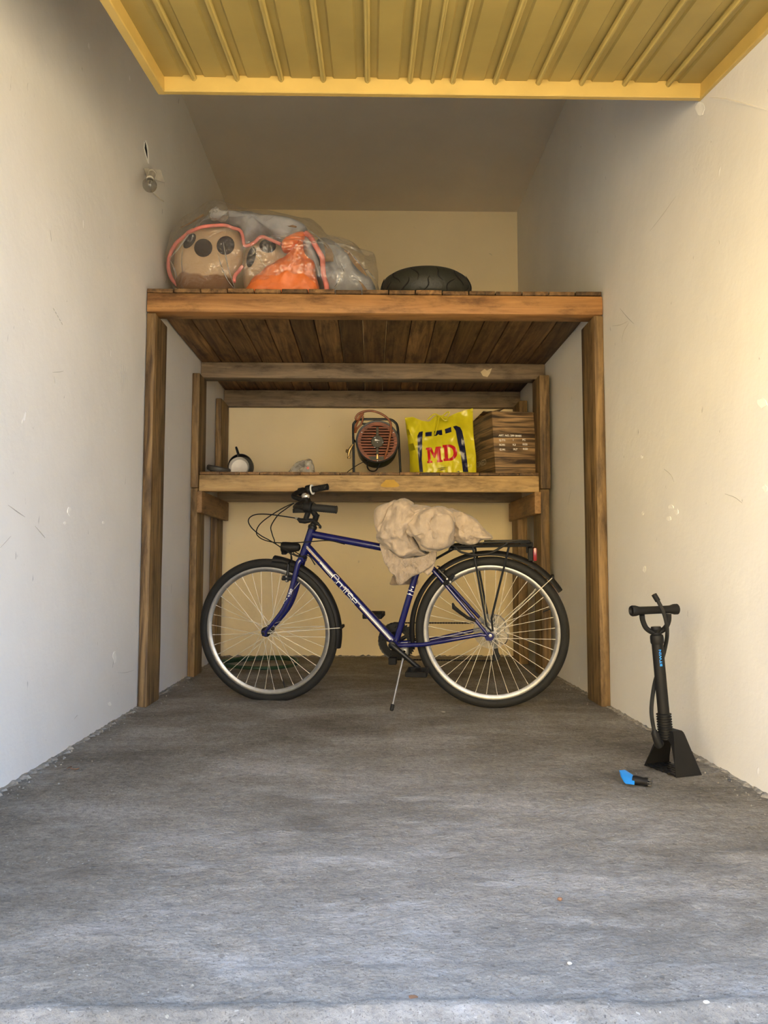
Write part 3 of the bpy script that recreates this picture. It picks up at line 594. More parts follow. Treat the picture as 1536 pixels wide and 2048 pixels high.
# headset, quill stem
g = G(); g.lathe([(.0001, -.004), (.021, -.004), (.0225, .004), (.021, .011), (.016, .014), (.016, .022), (.0125, .024), (.0125, .050), (.0001, .05)], HT, ax, 20); bp(g, 'headset', M['blackmetal']); g = G(); g.lathe([(.0001, -.006), (.021, -.006), (.022, .004), (.0001, .004)], HB, ax, 20)
bp(g, 'headset', M['blackmetal'])
STM = cC(1008, 480)
g = G(); g.tube([HT+ax*.02, STM], [.0135, .0140], 14); bar_c = cC(870, 320)
g.tube(spline([STM-ax*.012, STM.lerp(bar_c, .35)+Vector((0, 0, -.01)), bar_c], 6), .0135, 12); g.lathe([(.0001, -.026), (.018, -.026), (.018, .026), (.0001, .026)], bar_c, YA, 16)
STEM = bp(g, 'stem', M['black'])
# handlebar: swept trekking bar, grips pointing back
bpath = [cC(1130, 147, -.245), cC(960, 178, -.255), cC(860, 195, -.235), cC(765, 215, -.15), cC(722, 268, -.07), cC(760, 330, -.01), cC(790, 352, .03), cC(742, 390, .11), cC(790, 398, .20), cC(900, 402, .245), cC(1240, 425, .255)]
bpath[5] = bar_c+Vector((-.004, .02, .0)); bpath[6] = bar_c+Vector((-.004, -.02, -.0))
BAR = bp(G().tube(spline(bpath, 8), .0115, 12), 'handlebar', M['black'])
for a_, b_, rr in ((cC(955, 400, .25), cC(1252, 427, .255), .0172), (cC(965, 176, -.255), cC(1140, 144, -.245), .0165)):
    d = (b_-a_).normalized(); L = (b_-a_).length
    pr = [(.0001, 0)]+[(rr*(1.0 if i % 2 else .93), L*i/24) for i in range(23)]+[(rr*1.03, L*.965), (rr, L*.995), (.0001, L)]
    o = bp(G().lathe(pr, a_, d, 18), 'grip', M['rubber'], BAR)
d = (cC(1140, 144, -.245)-cC(965, 176, -.255)).normalized()
g = G(); g.lathe([(.0001, -.035), (.019, -.035), (.026, -.028), (.027, -.008), (.024, 0), (.0001, 0)], cC(945, 180, -.255), d, 20)
g.lathe([(.014, -.075), (.020, -.072), (.020, -.045), (.014, -.04)], cC(945, 180, -.255), d, 16); SHF = bp(g, 'gear_shifter', M['black'], BAR)
g = G(); g.lathe([(.0262, .0), (.0262, .004), (.018, .005), (.018, -.001)], cC(945, 180, -.255), d, 20); o = bp(g, 'gear_shifter_ring', M['white'], BAR)
d = (cC(1252, 427, .255)-cC(955, 400, .25)).normalized()
g = G(); g.lathe([(.0001, -.04), (.021, -.04), (.025, -.034), (.025, -.010), (.020, -.004), (.0001, -.004)], cC(955, 400, .25), d, 18)
g.box(cC(745, 380, .20)+Vector((-.0, -.02, -.02)), cC(880, 440, .20)+Vector((0, .02, .0)), .008)
bp(g, 'gear_shifter', M['black'], BAR)
# near brake lever with its clamp, far one half hidden
g = G(); g.tube([cC(905, 350, .235), cC(895, 470, .235), cC(870, 540, .235)], [.017, .013, .012], 10)
g.tube([cC(770, 535, .235), cC(800, 560, .235), cC(860, 565, .235), cC(925, 560, .235)], [.006, .011, .012, .009], 10)
g.tube(spline([cC(900, 555, .235), cC(960, 560, .24), cC(1010, 595, .245), cC(1045, 630, .245), cC(1040, 655, .245)], 5), [.008]*12+[.006]*9, 10)
LEV = bp(g, 'brake_lever', M['black'], BAR)
bp(G().tube([cC(740, 530, .235), cC(772, 536, .235)], .0045, 8), 'barrel_adjuster', M['silver'], LEV)
g = G(); g.tube([cC(880, 200, -.24), cC(850, 260, -.24), cC(860, 300, -.24)], [.012, .012, .009], 10); g.tube(spline([cC(855, 295, -.24), cC(900, 310, -.24), cC(930, 330, -.24), cC(985, 365, -.24)], 5), .006, 8)
bp(g, 'brake_lever', M['black'], BAR)
g = G(); g.lathe([(.0001, 0), (.018, 0), (.020, .008), (.012, .017), (.0001, .019)], cC(872, 262, -.02), (0, -1, .3), 18); bp(g, 'bell', M['chrome'], BAR)
def cable(pts, name='brake_cable', r=.0026): return bp(G().tube(spline(pts, 8), r, 7), name, M['black'])
cable([cC(745, 530, .235), cC(560, 502, .22), cC(400, 482, .2), cC(260, 485, .18), cC(182, 523, .15), cC(166, 580, .13), cC(215, 660, .11), cC(320, 745, .09), cC(420, 800, .07), cC(560, 885, .05), cC(690, 985, .03), cC(690, 1130, .02)])
cable([cC(725, 345, -.10), cC(600, 400, -.09), cC(420, 510, -.08), cC(310, 600, -.07), cC(265, 680, -.05), cC(275, 740, -.04), cC(350, 795, -.02), cC(500, 830, .02), cC(700, 832, .035), cC(900, 822, .034), cC(1150, 806, .025), cC(1350, 850, .021)])
cable([cC(725, 345, .06), cC(620, 420, .06), cC(530, 490, .05), cC(460, 590, .05), cC(440, 650, .05), cC(455, 720, .045), cC(480, 790, .04), cC(520, 860, .04), cC(760, 1000, .03), cC(900, 990, .03), cC(985, 1105, .028)], 'gear_cable')
# headlamp on the fork crown
lp = cC(660, 890, 0.0); g = G(); d = Vector((-1, 0, -.02))
g.lathe([(.0001, -.052), (.012, -.052), (.019, -.045), (.024, -.02), (.0275, .02), (.0275, .034), (.024, .038), (.0001, .038)], lp+Vector((.004, 0, 0)), d, 20)
g.box(lp+Vector((-.035, -.012, -.034)), lp+Vector((-.010, .012, -.016)), .004)
LAMP = bp(g, 'headlamp', M['black']); bp(G().lathe([(.0001, .0405), (.012, .041), (.022, .0385), (.0235, .036)], lp+Vector((.004, 0, 0)), d, 20), 'lens', M['silver'], LAMP)
g = G(); g.tube([lp+Vector((.012, 0, -.022)), cC(690, 970), cC(690, 1070)], .0035, 8); g.tube([cC(710, 960), cC(745, 985), cC(800, 1000)], .004, 8); g.tube([cC(790, 975, .004), cC(740, 945, .004)], .0025, 6)
bp(g, 'lamp_bracket', M['blackmetal'], LAMP)
# mudguards: half-round bands over the tyres
def guard(h, a0, a1, R, flare=0):
    g = G(); n = 56; sec = [(-.027, -.016), (-.0255, -.006), (-.016, .001), (0, .004), (.016, .001), (.0255, -.006), (.027, -.016)]
    sec2 = sec+[(y*.94, z-.0018) for y, z in sec[::-1]]; m_ = len(sec2)
    for i in range(n+1):
        a = math.radians(a0+(a1-a0)*i/n); k = 1+flare*max(0, 1-i/6)
        for (y, z) in sec2: g.v.append(Vector((h.x+(R+z*k+flare*.01*max(0, 1-i/6))*math.cos(a), y*k, h.z+(R+z*k)*math.sin(a))))
        if i:
            for j in range(m_): g.f.append([(i-1)*m_+j, (i-1)*m_+(j+1) % m_, i*m_+(j+1) % m_, i*m_+j]); g.m.append(0)
    g.f += [list(range(m_)), [n*m_+j for j in range(m_)]]; g.m += [0, 0]
    return bp(g, 'mudguard', M['black'], sharp=50)
def stay(parent, h, a, R, r0=.02, hub_y=.06):
    for sd in (-1, 1):
        u_ = Vector((math.cos(a), 0, math.sin(a))); g = G()
        g.tube([Vector((h.x, sd*hub_y, h.z))+u_*r0, Vector((h.x, sd*.030, h.z))+u_*(R-.006), Vector((h.x, sd*.024, h.z))+u_*(R+.006)], .0020, 6)
        bp(g, 'stay', M['spoke'], parent)
    g = G(); u_ = Vector((math.cos(a), 0, math.sin(a))); t_ = Vector((-u_.z, 0, u_.x)); c_ = Vector((h.x, 0, h.z))+u_*(R+.006)
    g.box(c_-Vector((.006, .028, .007)), c_+Vector((.006, .028, .007)), .002); bp(g, 'stay_clip', M['black'], parent)
mf = guard(HF, 83, -12, .364, .35); stay(mf, HF, math.radians(4), .364)
mr = guard(HR, 32, 192, .374); stay(mr, HR, math.radians(43), .374)
# rim brakes
def brake(px, py, dirv, v0=.045):
    c_ = bk(px, py, v0); g = G(); t_ = dirv.normalized(); n_ = Vector((-t_.z, 0, t_.x))
    for sd in (-1, 1):
        q = Vector((c_.x, sd*abs(v0), c_.z))
        g.tube([q-t_*.028, q, q+t_*.05], [.008, .0075, .005], 8); g.tube([q-t_*.018-n_*.022, q-t_*.020+n_*.026], .0075, 8)
        g.box(q-t_*.014-n_*.026-Vector((.006, .006, .006)), q-t_*.014+n_*.026+Vector((.006, .006, .006)), .003) if abs(n_.x) > .9 else g.tube([q-t_*.014-n_*.032, q-t_*.014+n_*.032], .0095, 8)
        g.lathe([(.0001, -.008), (.008, -.008), (.008, .010), (.0001, .010)], q-t_*.026, (0, 1, 0), 10); g.lathe([(.0001, -.012), (.006, -.012), (.006, .012), (.0001, .012)], q-t_*.006, (0, 1, 0), 10)
    top = Vector((c_.x, 0, c_.z))+t_*.05; g.tube([top+Vector((0, -.05, 0)), top+Vector((0, .05, 0))], .0022, 6)
    g.tube([top+Vector((0, -.045, 0)), top+Vector((0, -.02, .012)), top+t_*.015], .003, 6)
    o = bp(g, 'rim_brake', M['blackmetal'])
    for sd in (-1, 1):
        g = G(); q = Vector((c_.x, sd*(abs(v0)+.006), c_.z)); g.lathe([(.0001, -.004), (.0045, -.004), (.0045, .006), (.0001, .006)], q-t_*.026, (0, sd, 0), 6); bp(g, 'bolt', M['silver'], o); g = G(); g.lathe([(.0001, 0), (.0045, 0), (.0045, .012), (.0001, .012)], q-t_*.006, (0, sd, 0), 6); bp(g, 'bolt', M['silver'], o)
brake(575, 1150, Vector((.10, 0, 1))); brake(893, 1155, Vector((-.75, 0, .75)))
# cranks, chainring, chain, derailleur
CB = Vector((BB.x, 0, BB.z)); RY = .048; g = G(); teeth = 44
pr = []
for k in range(teeth*4): pr.append((.088+(.0035 if k % 4 in (0, 1) else -.0025), 2*PI*k/(teeth*4)))
def ringplate(g, outer, rin, y0, y1, c):
    n = len(outer)
    for (r, a) in outer: g.v.append(Vector((c.x+r*math.cos(a), y0, c.z+r*math.sin(a))))
    for (r, a) in outer: g.v.append(Vector((c.x+rin*math.cos(a), y0, c.z+rin*math.sin(a))))
    for (r, a) in outer: g.v.append(Vector((c.x+r*math.cos(a), y1, c.z+r*math.sin(a))))
    for (r, a) in outer: g.v.append(Vector((c.x+rin*math.cos(a), y1, c.z+rin*math.sin(a))))
    b = len(g.v)-4*n
    for i in range(n):
        j = (i+1) % n
        for (p, q) in ((0, 1), (1, 3), (3, 2), (2, 0)): g.f.append([b+p*n+i, b+p*n+j, b+q*n+j, b+q*n+i]); g.m.append(0)
ringplate(g, pr, .062, RY-.001, RY+.003, CB)
ringplate(g, [(.066+(.003 if k % 4 < 2 else -.002), 2*PI*k/(32*4)) for k in range(32*4)], .050, RY-.010, RY-.006, CB)
for k in range(5):
    a = 2*PI*k/5+.5; g.tube([CB+Vector((.014*math.cos(a), RY, .014*math.sin(a))), CB+Vector((.072*math.cos(a), RY, .072*math.sin(a)))], [.011, .008], 8)
g.lathe([(.0001, RY-.02), (.018, RY-.02), (.018, RY+.02), (.0001, RY+.02)], CB, YA, 16)
CS = bp(g, 'crankset', M['blackmetal'])
cn, pn = cD(612, 958, .075), cD(1010, 1295, .085); cd = (pn-cn); cd.y = 0
cn.y = -.070; pn = cn+cd+Vector((0, -.010, 0)); cf = Vector((cn.x, .070, cn.z)); pf = cf-cd+Vector((0, .010, 0))
for a_, b_ in ((cn, pn), (cf, pf)):
    g = G(); d_ = (b_-a_).normalized(); g.tube([a_-d_*.012, a_, a_.lerp(b_, .3), b_, b_+d_*.010], [.010, .0165, .0125, .0115, .006], 12); s_ = -1 if a_.y < 0 else 1
    g.lathe([(.0001, -.012), (.0165, -.012), (.0165, .010), (.006, .012), (.0001, .012)], a_, (0, s_, 0), 16)
    arm = bp(g, 'crank_arm', M['blackmetal'], CS)
    g = G(); c_ = b_+Vector((0, s_*.062, -.002)); 
    for (p, q) in (((-.048, -.042, -.012), (-.036, .042, .012)), ((.036, -.042, -.012), (.048, .042, .012)), ((-.048, -.046, -.012), (.048, -.036, .012)), ((-.048, .036, -.012), (.048, .046, .012)), ((-.014, -.042, -.009), (.014, .042, .009))):
        g.box(c_+Vector(p), c_+Vector(q), .003)
    g.tube([b_, c_], .006, 8)
    bp(g, 'pedal', M['black'], CS)
HC = Vector((HR.x, 0, HR.z)); RS = .034; g = G()
def chainpath(a, b):
    n = int((b-a).length/.0063); pts = [a.lerp(b, i/n) for i in range(n+1)]; return pts, [.0042 if i % 2 else .0026 for i in range(n+1)]
DR = Vector((HR.x+.020, .05, HR.z-.125)); DR2 = Vector((HR.x+.012, .05, HR.z-.062))
for a_, b_ in ((CB+Vector((0, RY, .088)), HC+Vector((0, RY, RS))), (CB+Vector((0, RY, -.088)), DR+Vector((0, 0, -.018)))):
    p, r = chainpath(a_, b_); g.tube(p, r, 6)
arc = [HC+Vector((RS*math.cos(a), RY, RS*math.sin(a))) for a in [PI/2-i*PI/12 for i in range(15)]]+[DR2, DR+Vector((.018, 0, 0)), DR+Vector((0, 0, -.018))]
g.tube(arc, .0032, 6); arc = [CB+Vector((.089*math.cos(a), RY, .089*math.sin(a))) for a in [PI/2+i*PI/30 for i in range(31)]]; g.tube(arc, [.0042 if i % 2 else .0026 for i in range(31)], 6)
bp(g, 'chain', M['blackmetal'])
g = G()
for k in range(6): ringplate(g, [(.020+.0045*k+(.0015 if q % 4 < 2 else -.001), 2*PI*q/((14+3*k)*4)) for q in range((14+3*k)*4)], .014, .054-.004*k, .0562-.004*k, HC)
bp(g, 'cassette', M['silver'])
g = G(); g.lathe([(.020, .030), (.082, .0285), (.0825, .0295), (.020, .0315)], HC, YA, 48, closed=True); bp(g, 'spoke_guard', M['translucent'])
g = G(); g.tube([HC+Vector((.006, .062, -.02)), HC+Vector((.002, .070, -.045)), DR2+Vector((-.01, .012, .0))], [.010, .013, .012], 10)
for c_ in (DR, DR2): g.lathe([(.0001, -.004), (.017, -.004), (.019, 0), (.017, .004), (.0001, .004)], c_, YA, 14)
for s_ in (-.007, .007): g.prism([DR2+Vector((-.012, s_, .008)), DR2+Vector((.012, s_, .006)), DR+Vector((.016, s_, -.010)), DR+Vector((-.008, s_, -.014))], (0, .0015, 0))
bp(g, 'derailleur', M['blackmetal'])
cable([cE(730, 970, -.05), cE(790, 978, -.05), cE(835, 1020, -.05), cE(858, 1080, -.05), cE(848, 1150, -.05), cE(885, 1195, -.055), cE(878, 1255, -.06), cE(845, 1297, -.06), cE(800, 1280, -.06)], 'gear_cable', .0024)
g = G(); g.tube([cE(258, 830, .062), cE(270, 880, .066), cE(345, 940, .07), cE(430, 1000, .075), cE(520, 1030, .075)], [.004, .010, .008, .007, .007], 8); bp(g, 'chain_guide', M['black'])
# kickstand
kb, kf = cD(800, 1035, .03), None
p = at(783, 1420, z=.012)-BO; kf = Vector((p.dot(BU), -p.dot(BN), p.dot(BW)))
KS = bp(G().tube([kb+Vector((0, .0, -.0)), kb.lerp(kf, .08), kf], [.011, .0055, .0050], 10).box(kb+Vector((-.016, -.010, -.022)), kb+Vector((.016, .022, .016)), .004), 'kickstand', M['silver'])
dk = (kf-kb).normalized(); bp(G().tube([kf-dk*.025, kf-dk*.003, kf+dk*.002], [.0085, .009, .007], 10), 'foot', M['rubber'], KS)
g = G(); g.lathe([(.0001, 0), (.007, 0), (.007, .006), (.0001, .006)], kb+Vector((0, -.010, 0)), (0, -1, 0), 6); bp(g, 'bolt', M['chrome'], KS)
# rack
r0, r1 = bk(903, 1094, .065), bk(1064, 1091, .065); z0, z1 = r0.z, r1.z
RK = []
g = G(); hw = .066
loop = [(r0.x, -hw+.012), (r0.x+.012, -hw), (r1.x-.012, -hw), (r1.x, -hw+.012), (r1.x, hw-.012), (r1.x-.012, hw), (r0.x+.012, hw), (r0.x, hw-.012)]
zz = lambda x: z0+(z1-z0)*(x-r0.x)/(r1.x-r0.x)
g.tube([Vector((x, y, zz(x))) for x, y in loop], .0052, 8, closed=True)
for y in (-.026, .026): g.tube([Vector((x, y, zz(x))) for x in (r0.x, r1.x)], .0042, 8)
for t in (.12, .45, .78): x = r0.x+(r1.x-r0.x)*t; g.tube([(x, -hw, zz(x)), (x, hw, zz(x))], .004, 8)
g.box((r0.x-.015, -.05, z0-.016), (r0.x+.10, .05, z0-.006), .003); RACK = bp(g, 'rack', M['blackmetal'])
for sd in (-1, 1):
    for (tx, ty) in ((cB(787, 490, .066), cB(885, 1020, .072)), (cB(1042, 478, .066), cB(918, 965, .072))):
        end = Vector((HR.x+(.006 if tx.x < HR.x+.02 else .012), sd*.076, HR.z+.022)); g = G()
        g.tube([Vector((tx.x, sd*hw, zz(tx.x))), Vector((ty.x, sd*.074, ty.z)), end], .0048, 8); bp(g, 'strut', M['blackmetal'], RACK)
    g = G(); a_ = cB(655, 482, .05); b_ = cB(525, 555, .03); g.tube([Vector((a_.x, sd*.05, a_.z)), Vector((b_.x, sd*.022, b_.z)), SC+Vector((.01, sd*.02, -.03))], .0045, 8); bp(g, 'strut', M['blackmetal'], RACK)
g = G(); g.tube(spline([cB(668, 470, .075), cB(700, 500, .08), cB(760, 517, .08), cB(840, 524, .08), cB(920, 505, .08), cB(985, 470, .078), cB(1030, 440, .075)], 6), .0052, 8); bp(g, 'elastic_strap', M['rubber'], RACK)
g = G(); g.box(Vector((r0.x+.10, -.060, z0+.004)), Vector((r1.x-.05, .06, z0+.009)), .002); x = r1.x-.05
g.tube([(r0.x+.14, -.05, z0+.016), (x, -.045, z1+.013), (r1.x-.01, -.03, z1+.012), (r1.x-.01, .03, z1+.012), (x, .045, z1+.013), (r0.x+.14, .05, z0+.016)], .0040, 8); bp(g, 'spring_clip', M['blackmetal'], RACK)
tl = bk(1062, 1108, .0); g = G(); g.box(tl+Vector((-.014, -.03, -.030)), tl+Vector((.010, .03, .032)), .004); g.box(tl+Vector((-.022, -.01, .005)), tl+Vector((-.012, .01, .055)), .002)
TL = bp(g, 'tail_lamp', M['black']); g = G(); g.box(tl+Vector((.009, -.029, -.029)), tl+Vector((.026, .029, .030)), .006); o = bp(g, 'lens', M['red'], TL); o['label'] = 'red lens'
# saddle and seat post under the cloth
g = G(); g.tube([SC+st_dir*.02, SC+st_dir*.10], .0125, 12); bp(g, 'seat_post', M['silver'])
sd0 = SC+st_dir*.115; g = G()
ol = [sd0+Vector(p) for p in ((-.15, -.016, 0), (-.05, -.028, 0), (.03, -.065, 0), (.10, -.075, 0), (.125, -.04, 0), (.125, .04, 0), (.10, .075, 0), (.03, .065, 0), (-.05, .028, 0), (-.15, .016, 0))]
blob(g, ol, sd0, (0, 0, 1), .03, .022, .0, rings=7, per=4); bp(g, 'saddle', M['black'])
# second bottle-cage like bracket: far pedal shows behind the down tube, small pump clip under it
g = G(); q = cD(625, 1180, .03); g.box(q+Vector((-.02, -.01, -.018)), q+Vector((.018, .02, .014)), .003); bp(g, 'chain_tensioner', M['black'], CS)

# ------------------------------------------------------------------ cloth bundled over the saddle
def cH(x, y, v=0.):
    p = bk(735+x/5.796, 990+y/5.796, v); return BO+BU*p.x-BN*p.y+BW*p.z
o_ = cH(600, 640)
BLK = empty('bundled_blanket', o_, 'beige quilted blanket bundled over the bicycle saddle and rack', 'blanket')
def lobe(name, pts, c, v, tf, tb, amp, seed, mat='blanket', **k):
    g = G(); blob(g, [cH(x, y, v) for x, y in pts], cH(*c, v), BN, tf, tb, amp, seed=seed, **k)
    ob = g.build(name, M[mat], sharp=70); reparent(BLK, ob); return ob
lobe('fold', [(940, 170), (1010, 172), (1120, 205), (1225, 258), (1320, 340), (1372, 420), (1440, 478), (1442, 508), (1340, 515), (1260, 572), (1180, 580), (1060, 550), (1000, 510), (960, 400)], (1120, 420), .0, .07, .08, .011, 3, fr=20, rings=20, per=8)
lobe('fold', [(990, 440), (1100, 432), (1250, 452), (1400, 480), (1442, 500), (1380, 512), (1270, 500), (1120, 490), (1000, 480)], (1180, 470), .055, .02, .02, .003, 8, rings=7)
lobe('fold', [(515, 112), (600, 118), (690, 126), (750, 165), (700, 240), (600, 270), (520, 250), (490, 170)], (610, 190), .0, .09, .08, .006, 5)
lobe('fold', [(80, 250), (105, 150), (180, 108), (260, 80), (330, 60), (330, 180), (230, 300), (160, 420), (120, 440)], (180, 240), .02, .06, .10, .006, 11)
lobe('fold', [(160, 360), (215, 230), (290, 110), (350, 58), (435, 50), (515, 92), (545, 150), (620, 210), (560, 330), (545, 480), (640, 650), (700, 680), (560, 712), (425, 735), (330, 690), (215, 595), (120, 490), (130, 420)], (350, 420), .03, .105, .11, .013, 1, rings=28, per=9, fr=17)
lobe('fold', [(450, 420), (455, 370), (500, 255), (570, 190), (700, 143), (890, 145), (975, 195), (1003, 290), (1005, 430), (1003, 540), (930, 622), (800, 642), (650, 625), (590, 560), (550, 480), (500, 470)], (770, 400), .07, .085, .13, .013, 2, rings=28, per=9, fr=17)
lobe('fold', [(785, 235), (860, 215), (945, 222), (990, 290), (1000, 400), (960, 480), (930, 600), (800, 632), (680, 615), (610, 565), (640, 470), (700, 380), (740, 300)], (830, 430), .135, .035, .05, .005, 4, rings=12)
sk = lobe('fold', [(145, 570), (220, 600), (330, 690), (430, 735), (560, 722), (690, 690), (790, 640), (797, 740), (770, 800), (640, 885), (520, 950), (380, 1032), (320, 945), (245, 850), (185, 720)], (450, 830), .075, .012, .012, .009, 6, 'blanket_quilted', e=.5, fr=20, rings=14); sk['label'] = 'hanging quilted corner'
lobe('fold', [(640, 880), (720, 830), (775, 795), (760, 860), (710, 930), (670, 905)], (710, 870), .06, .01, .01, .004, 9, e=.5, rings=6)
l = lobe('fold', [(300, 930), (275, 985), (262, 1040), (380, 1045), (480, 1035), (570, 1040), (582, 975), (500, 880), (380, 880)], (420, 970), -.05, .012, .012, .004, 7, 'lining', e=.5, rings=6); l['label'] = 'dark brown lining corner'

# ------------------------------------------------------------------ things on the loft deck
LZ = 1.963
TY = 3.79; tc_ = Vector((at(851, 560, y=TY).x, TY, LZ))
W_, R_ = .158, .238; g = G()
pr = [(.150, .012), (.165, .004), (.195, .003), (.216, .018), (.231, .045), (R_, .079), (.231, .113), (.216, .140), (.195, .155), (.165, .154), (.150, .146), (.155, .130), (.185, .125), (.205, .079), (.185, .033), (.155, .028)]
g.lathe(pr, tc_, (0, 0, 1), 96, closed=True)
TYR = g.build('scooter_tyre', M['tyre_old']); tag(TYR, 'worn black scooter tyre lying flat on the loft deck', 'tyre')
g = G()
for k in range(26):
    a0 = 2*PI*k/26; pts = []
    for i in range(9):
        t = i/8; h = .022+t*.066; a = a0+.18*t+.05*math.sin(t*5+k); idx = 0
        r = .218+.0205*math.sin(PI*(h-.005)/.148)**1.2
        pts.append(tc_+Vector((r*math.cos(a), r*math.sin(a), h if k % 2 else W_-h)))
    g.tube(pts, [.0035*math.sin(PI*(.1+.8*i/8)) for i in range(9)], 5)
o = g.build('tread', M['rubber']); o.parent = TYR; o['kind'] = 'stuff'
# clear bag with a sleeping bag and two spotted cushions
def cK(x, y, Y): return at(325+x/6.536, 410+y/6.536, y=Y)
def cM(x, y, Y): return at(540+x/6.144, 440+y/6.144, y=Y)
CY = Vector((0, -1, 0))
def cushion(name, ring, ctr, Y, tf, dots, label, lowcol=True):
    o = G(); blob(o, ring, ctr, CY, tf, .13, .003, fr=7, rings=14, per=6, e=.9)
    for q in o.v:
        if q.z < LZ+.002: q.z = LZ+.002
    ob = o.build(name, M['cushion_two' if lowcol else 'cushion'], sharp=80); tag(ob, label, 'cushion', 'spotted cushions in the clear bag')
    return ob
from mathutils.bvhtree import BVHTree
def project_disc(ob, pts_fn, name, mat, lift=.002):
    """lay a patch on the camera-facing skin of an object"""
    me = ob.data; bv = BVHTree.FromPolygons([v.co for v in me.vertices], [list(p.vertices) for p in me.polygons]); g = G(); n = 20; rings = 5; n0 = 0
    for k in range(rings+1):
        for i in range(n if k else 1):
            px, py = pts_fn(k/rings, 2*PI*i/n); d = ray(px, py).normalized(); hit = bv.ray_cast(CO, d)
            p = hit[0] if hit[0] else None
            if p is None: p = g.v[-1] if g.v else Vector((0, 0, 0))
            else: p = p-d*lift
            g.v.append(p)
    for k in range(rings):
        for i in range(n):
            j = (i+1) % n
            f = [0, 1+i, 1+j] if k == 0 else [1+(k-1)*n+i, 1+k*n+i, 1+k*n+j, 1+(k-1)*n+j]
            g.f.append(f); g.m.append(0)
    o = g.build(name, mat); o.parent = ob; return o
Y1 = 3.78
c1 = cushion('cushion', [cK(170, 700, Y1), cK(210, 520, Y1), cK(330, 380, Y1), cK(500, 305, Y1), cK(780, 280, Y1), cK(960, 320, Y1), cK(1045, 470, Y1), cK(1045, 680, Y1), cK(990, 850, Y1), cK(930, 1000, Y1), cK(880, 1150, Y1), cK(600, 1220, Y1), cK(260, 1180, Y1), cK(170, 980, Y1)], cK(610, 740, Y1), Y1, .12, None, 'larger spotted cushion with three dark brown dots at the left of the bag')
def dotf(cx, cy, rx, ry, rot=0):
    def f(s, a):
        x, y = rx*s*math.cos(a), ry*s*math.sin(a); X = x*math.cos(rot)-y*math.sin(rot); Yv = x*math.sin(rot)+y*math.cos(rot)
        return 325+(cx+X)/6.536, 410+(cy+Yv)/6.536
    return f
for d in ((533, 560, 120, 120, 0), (825, 528, 117, 125, .3), (355, 470, 60, 115, .65)): project_disc(c1, dotf(*d), 'dot', M['dot'])
def lowf(s, a):
    x, y = 610+440*s*math.cos(a), 1000+(200*s*math.sin(a) if math.sin(a) > 0 else 150*s*math.sin(a)+25*math.cos(3*a)*s); return 325+x/6.536, 410+y/6.536
Y2 = 3.86
c2 = cushion('cushion', [cK(1090, 620, Y2), cK(1180, 520, Y2), cK(1290, 450, Y2), cK(1480, 470, Y2), cK(1560, 560, Y2), cK(1640, 700, Y2), cK(1600, 980, Y2), cK(1500, 1200, Y2), cK(1200, 1200, Y2), cK(1080, 1100, Y2), cK(1060, 820, Y2)], cK(1340, 780, Y2), Y2, .10, None, 'smaller spotted cushion half covered by orange nylon in the bag', False)
for d in ((1375, 535, 110, 90, .1), (1160, 680, 55, 140, .25)): project_disc(c2, dotf(*d), 'dot', M['dot'])
SB = empty('sleeping_bag', (-.55, 3.8, LZ), 'orange sleeping bag with grey lining and coral edging stuffed into the clear bag', 'sleeping bag')
def sp(g, name, mat, lab=None):
    for q in g.v:
        if q.z < LZ+.003: q.z = LZ+.003
    o = g.build(name, M[mat], sharp=80); reparent(SB, o)
    if lab: o['label'] = lab
    return o
Y3 = 3.72
g = G(); blob(g, [cM(-300, 870, Y3), cM(-150, 690, Y3), cM(0, 580, Y3), cM(180, 490, Y3), cM(300, 350, Y3), cM(400, 240, Y3), cM(430, 430, Y3), cM(540, 540, Y3), cM(560, 660, Y3), cM(600, 900, Y3), cM(400, 980, Y3), cM(0, 980, Y3), cM(-300, 960, Y3)], cM(260, 680, Y3), CY, .08, .12, .008, 15, 18, 8, seed=21); sp(g, 'shell', 'orange', 'orange nylon shell')
g = G(); blob(g, [cM(150, 300, 3.70), cM(240, 210, 3.70), cM(400, 160, 3.70), cM(440, 200, 3.70), cM(390, 290, 3.70), cM(330, 330, 3.70), cM(280, 375, 3.70), cM(170, 385, 3.70)], cM(290, 280, 3.70), CY, .05, .06, .006, 14, 9, seed=22); sp(g, 'shell', 'orange')
g = G(); blob(g, [cM(400, 250, 3.74), cM(440, 180, 3.74), cM(500, 240, 3.74), cM(560, 380, 3.74), cM(610, 560, 3.74), cM(600, 680, 3.74), cM(540, 560, 3.74), cM(440, 450, 3.74)], cM(500, 400, 3.74), CY, .05, .08, .006, 14, 9, seed=23); sp(g, 'lining', 'greycloth', 'grey lining')
Y4 = 3.80
g = G(); blob(g, [cK(480, 300, Y4), cK(600, 200, Y4), cK(850, 150, Y4), cK(1100, 165, Y4), cK(1400, 215, Y4), cK(1700, 250, Y4), cK(1900, 330, Y4), cK(1800, 450, Y4), cK(1600, 520, Y4), cK(1400, 430, Y4), cK(1290, 415, Y4), cK(1180, 500, Y4), cK(1080, 540, Y4), cK(1030, 360, Y4), cK(900, 290, Y4), cK(700, 265, Y4)], cK(1200, 300, Y4), CY, .125, .10, .010, 10, 14, 5, seed=24); sp(g, 'lining', 'greycloth')
g = G(); blob(g, [cM(560, 340, 3.90), cM(640, 260, 3.90), cM(760, 300, 3.90), cM(900, 380, 3.90), cM(1050, 520, 3.90), cM(1180, 680, 3.90), cM(1300, 880, 3.90), cM(1200, 990, 3.90), cM(700, 990, 3.90), cM(600, 800, 3.90)], cM(860, 700, 3.90), CY, .13, .12, .014, 9, 14, 6, seed=25); sp(g, 'lining', 'greycloth')
def piping(pts, r=.0085):
    sp(G().tube(spline(pts, 6), r, 8), 'edging', 'pink', 'coral edging')
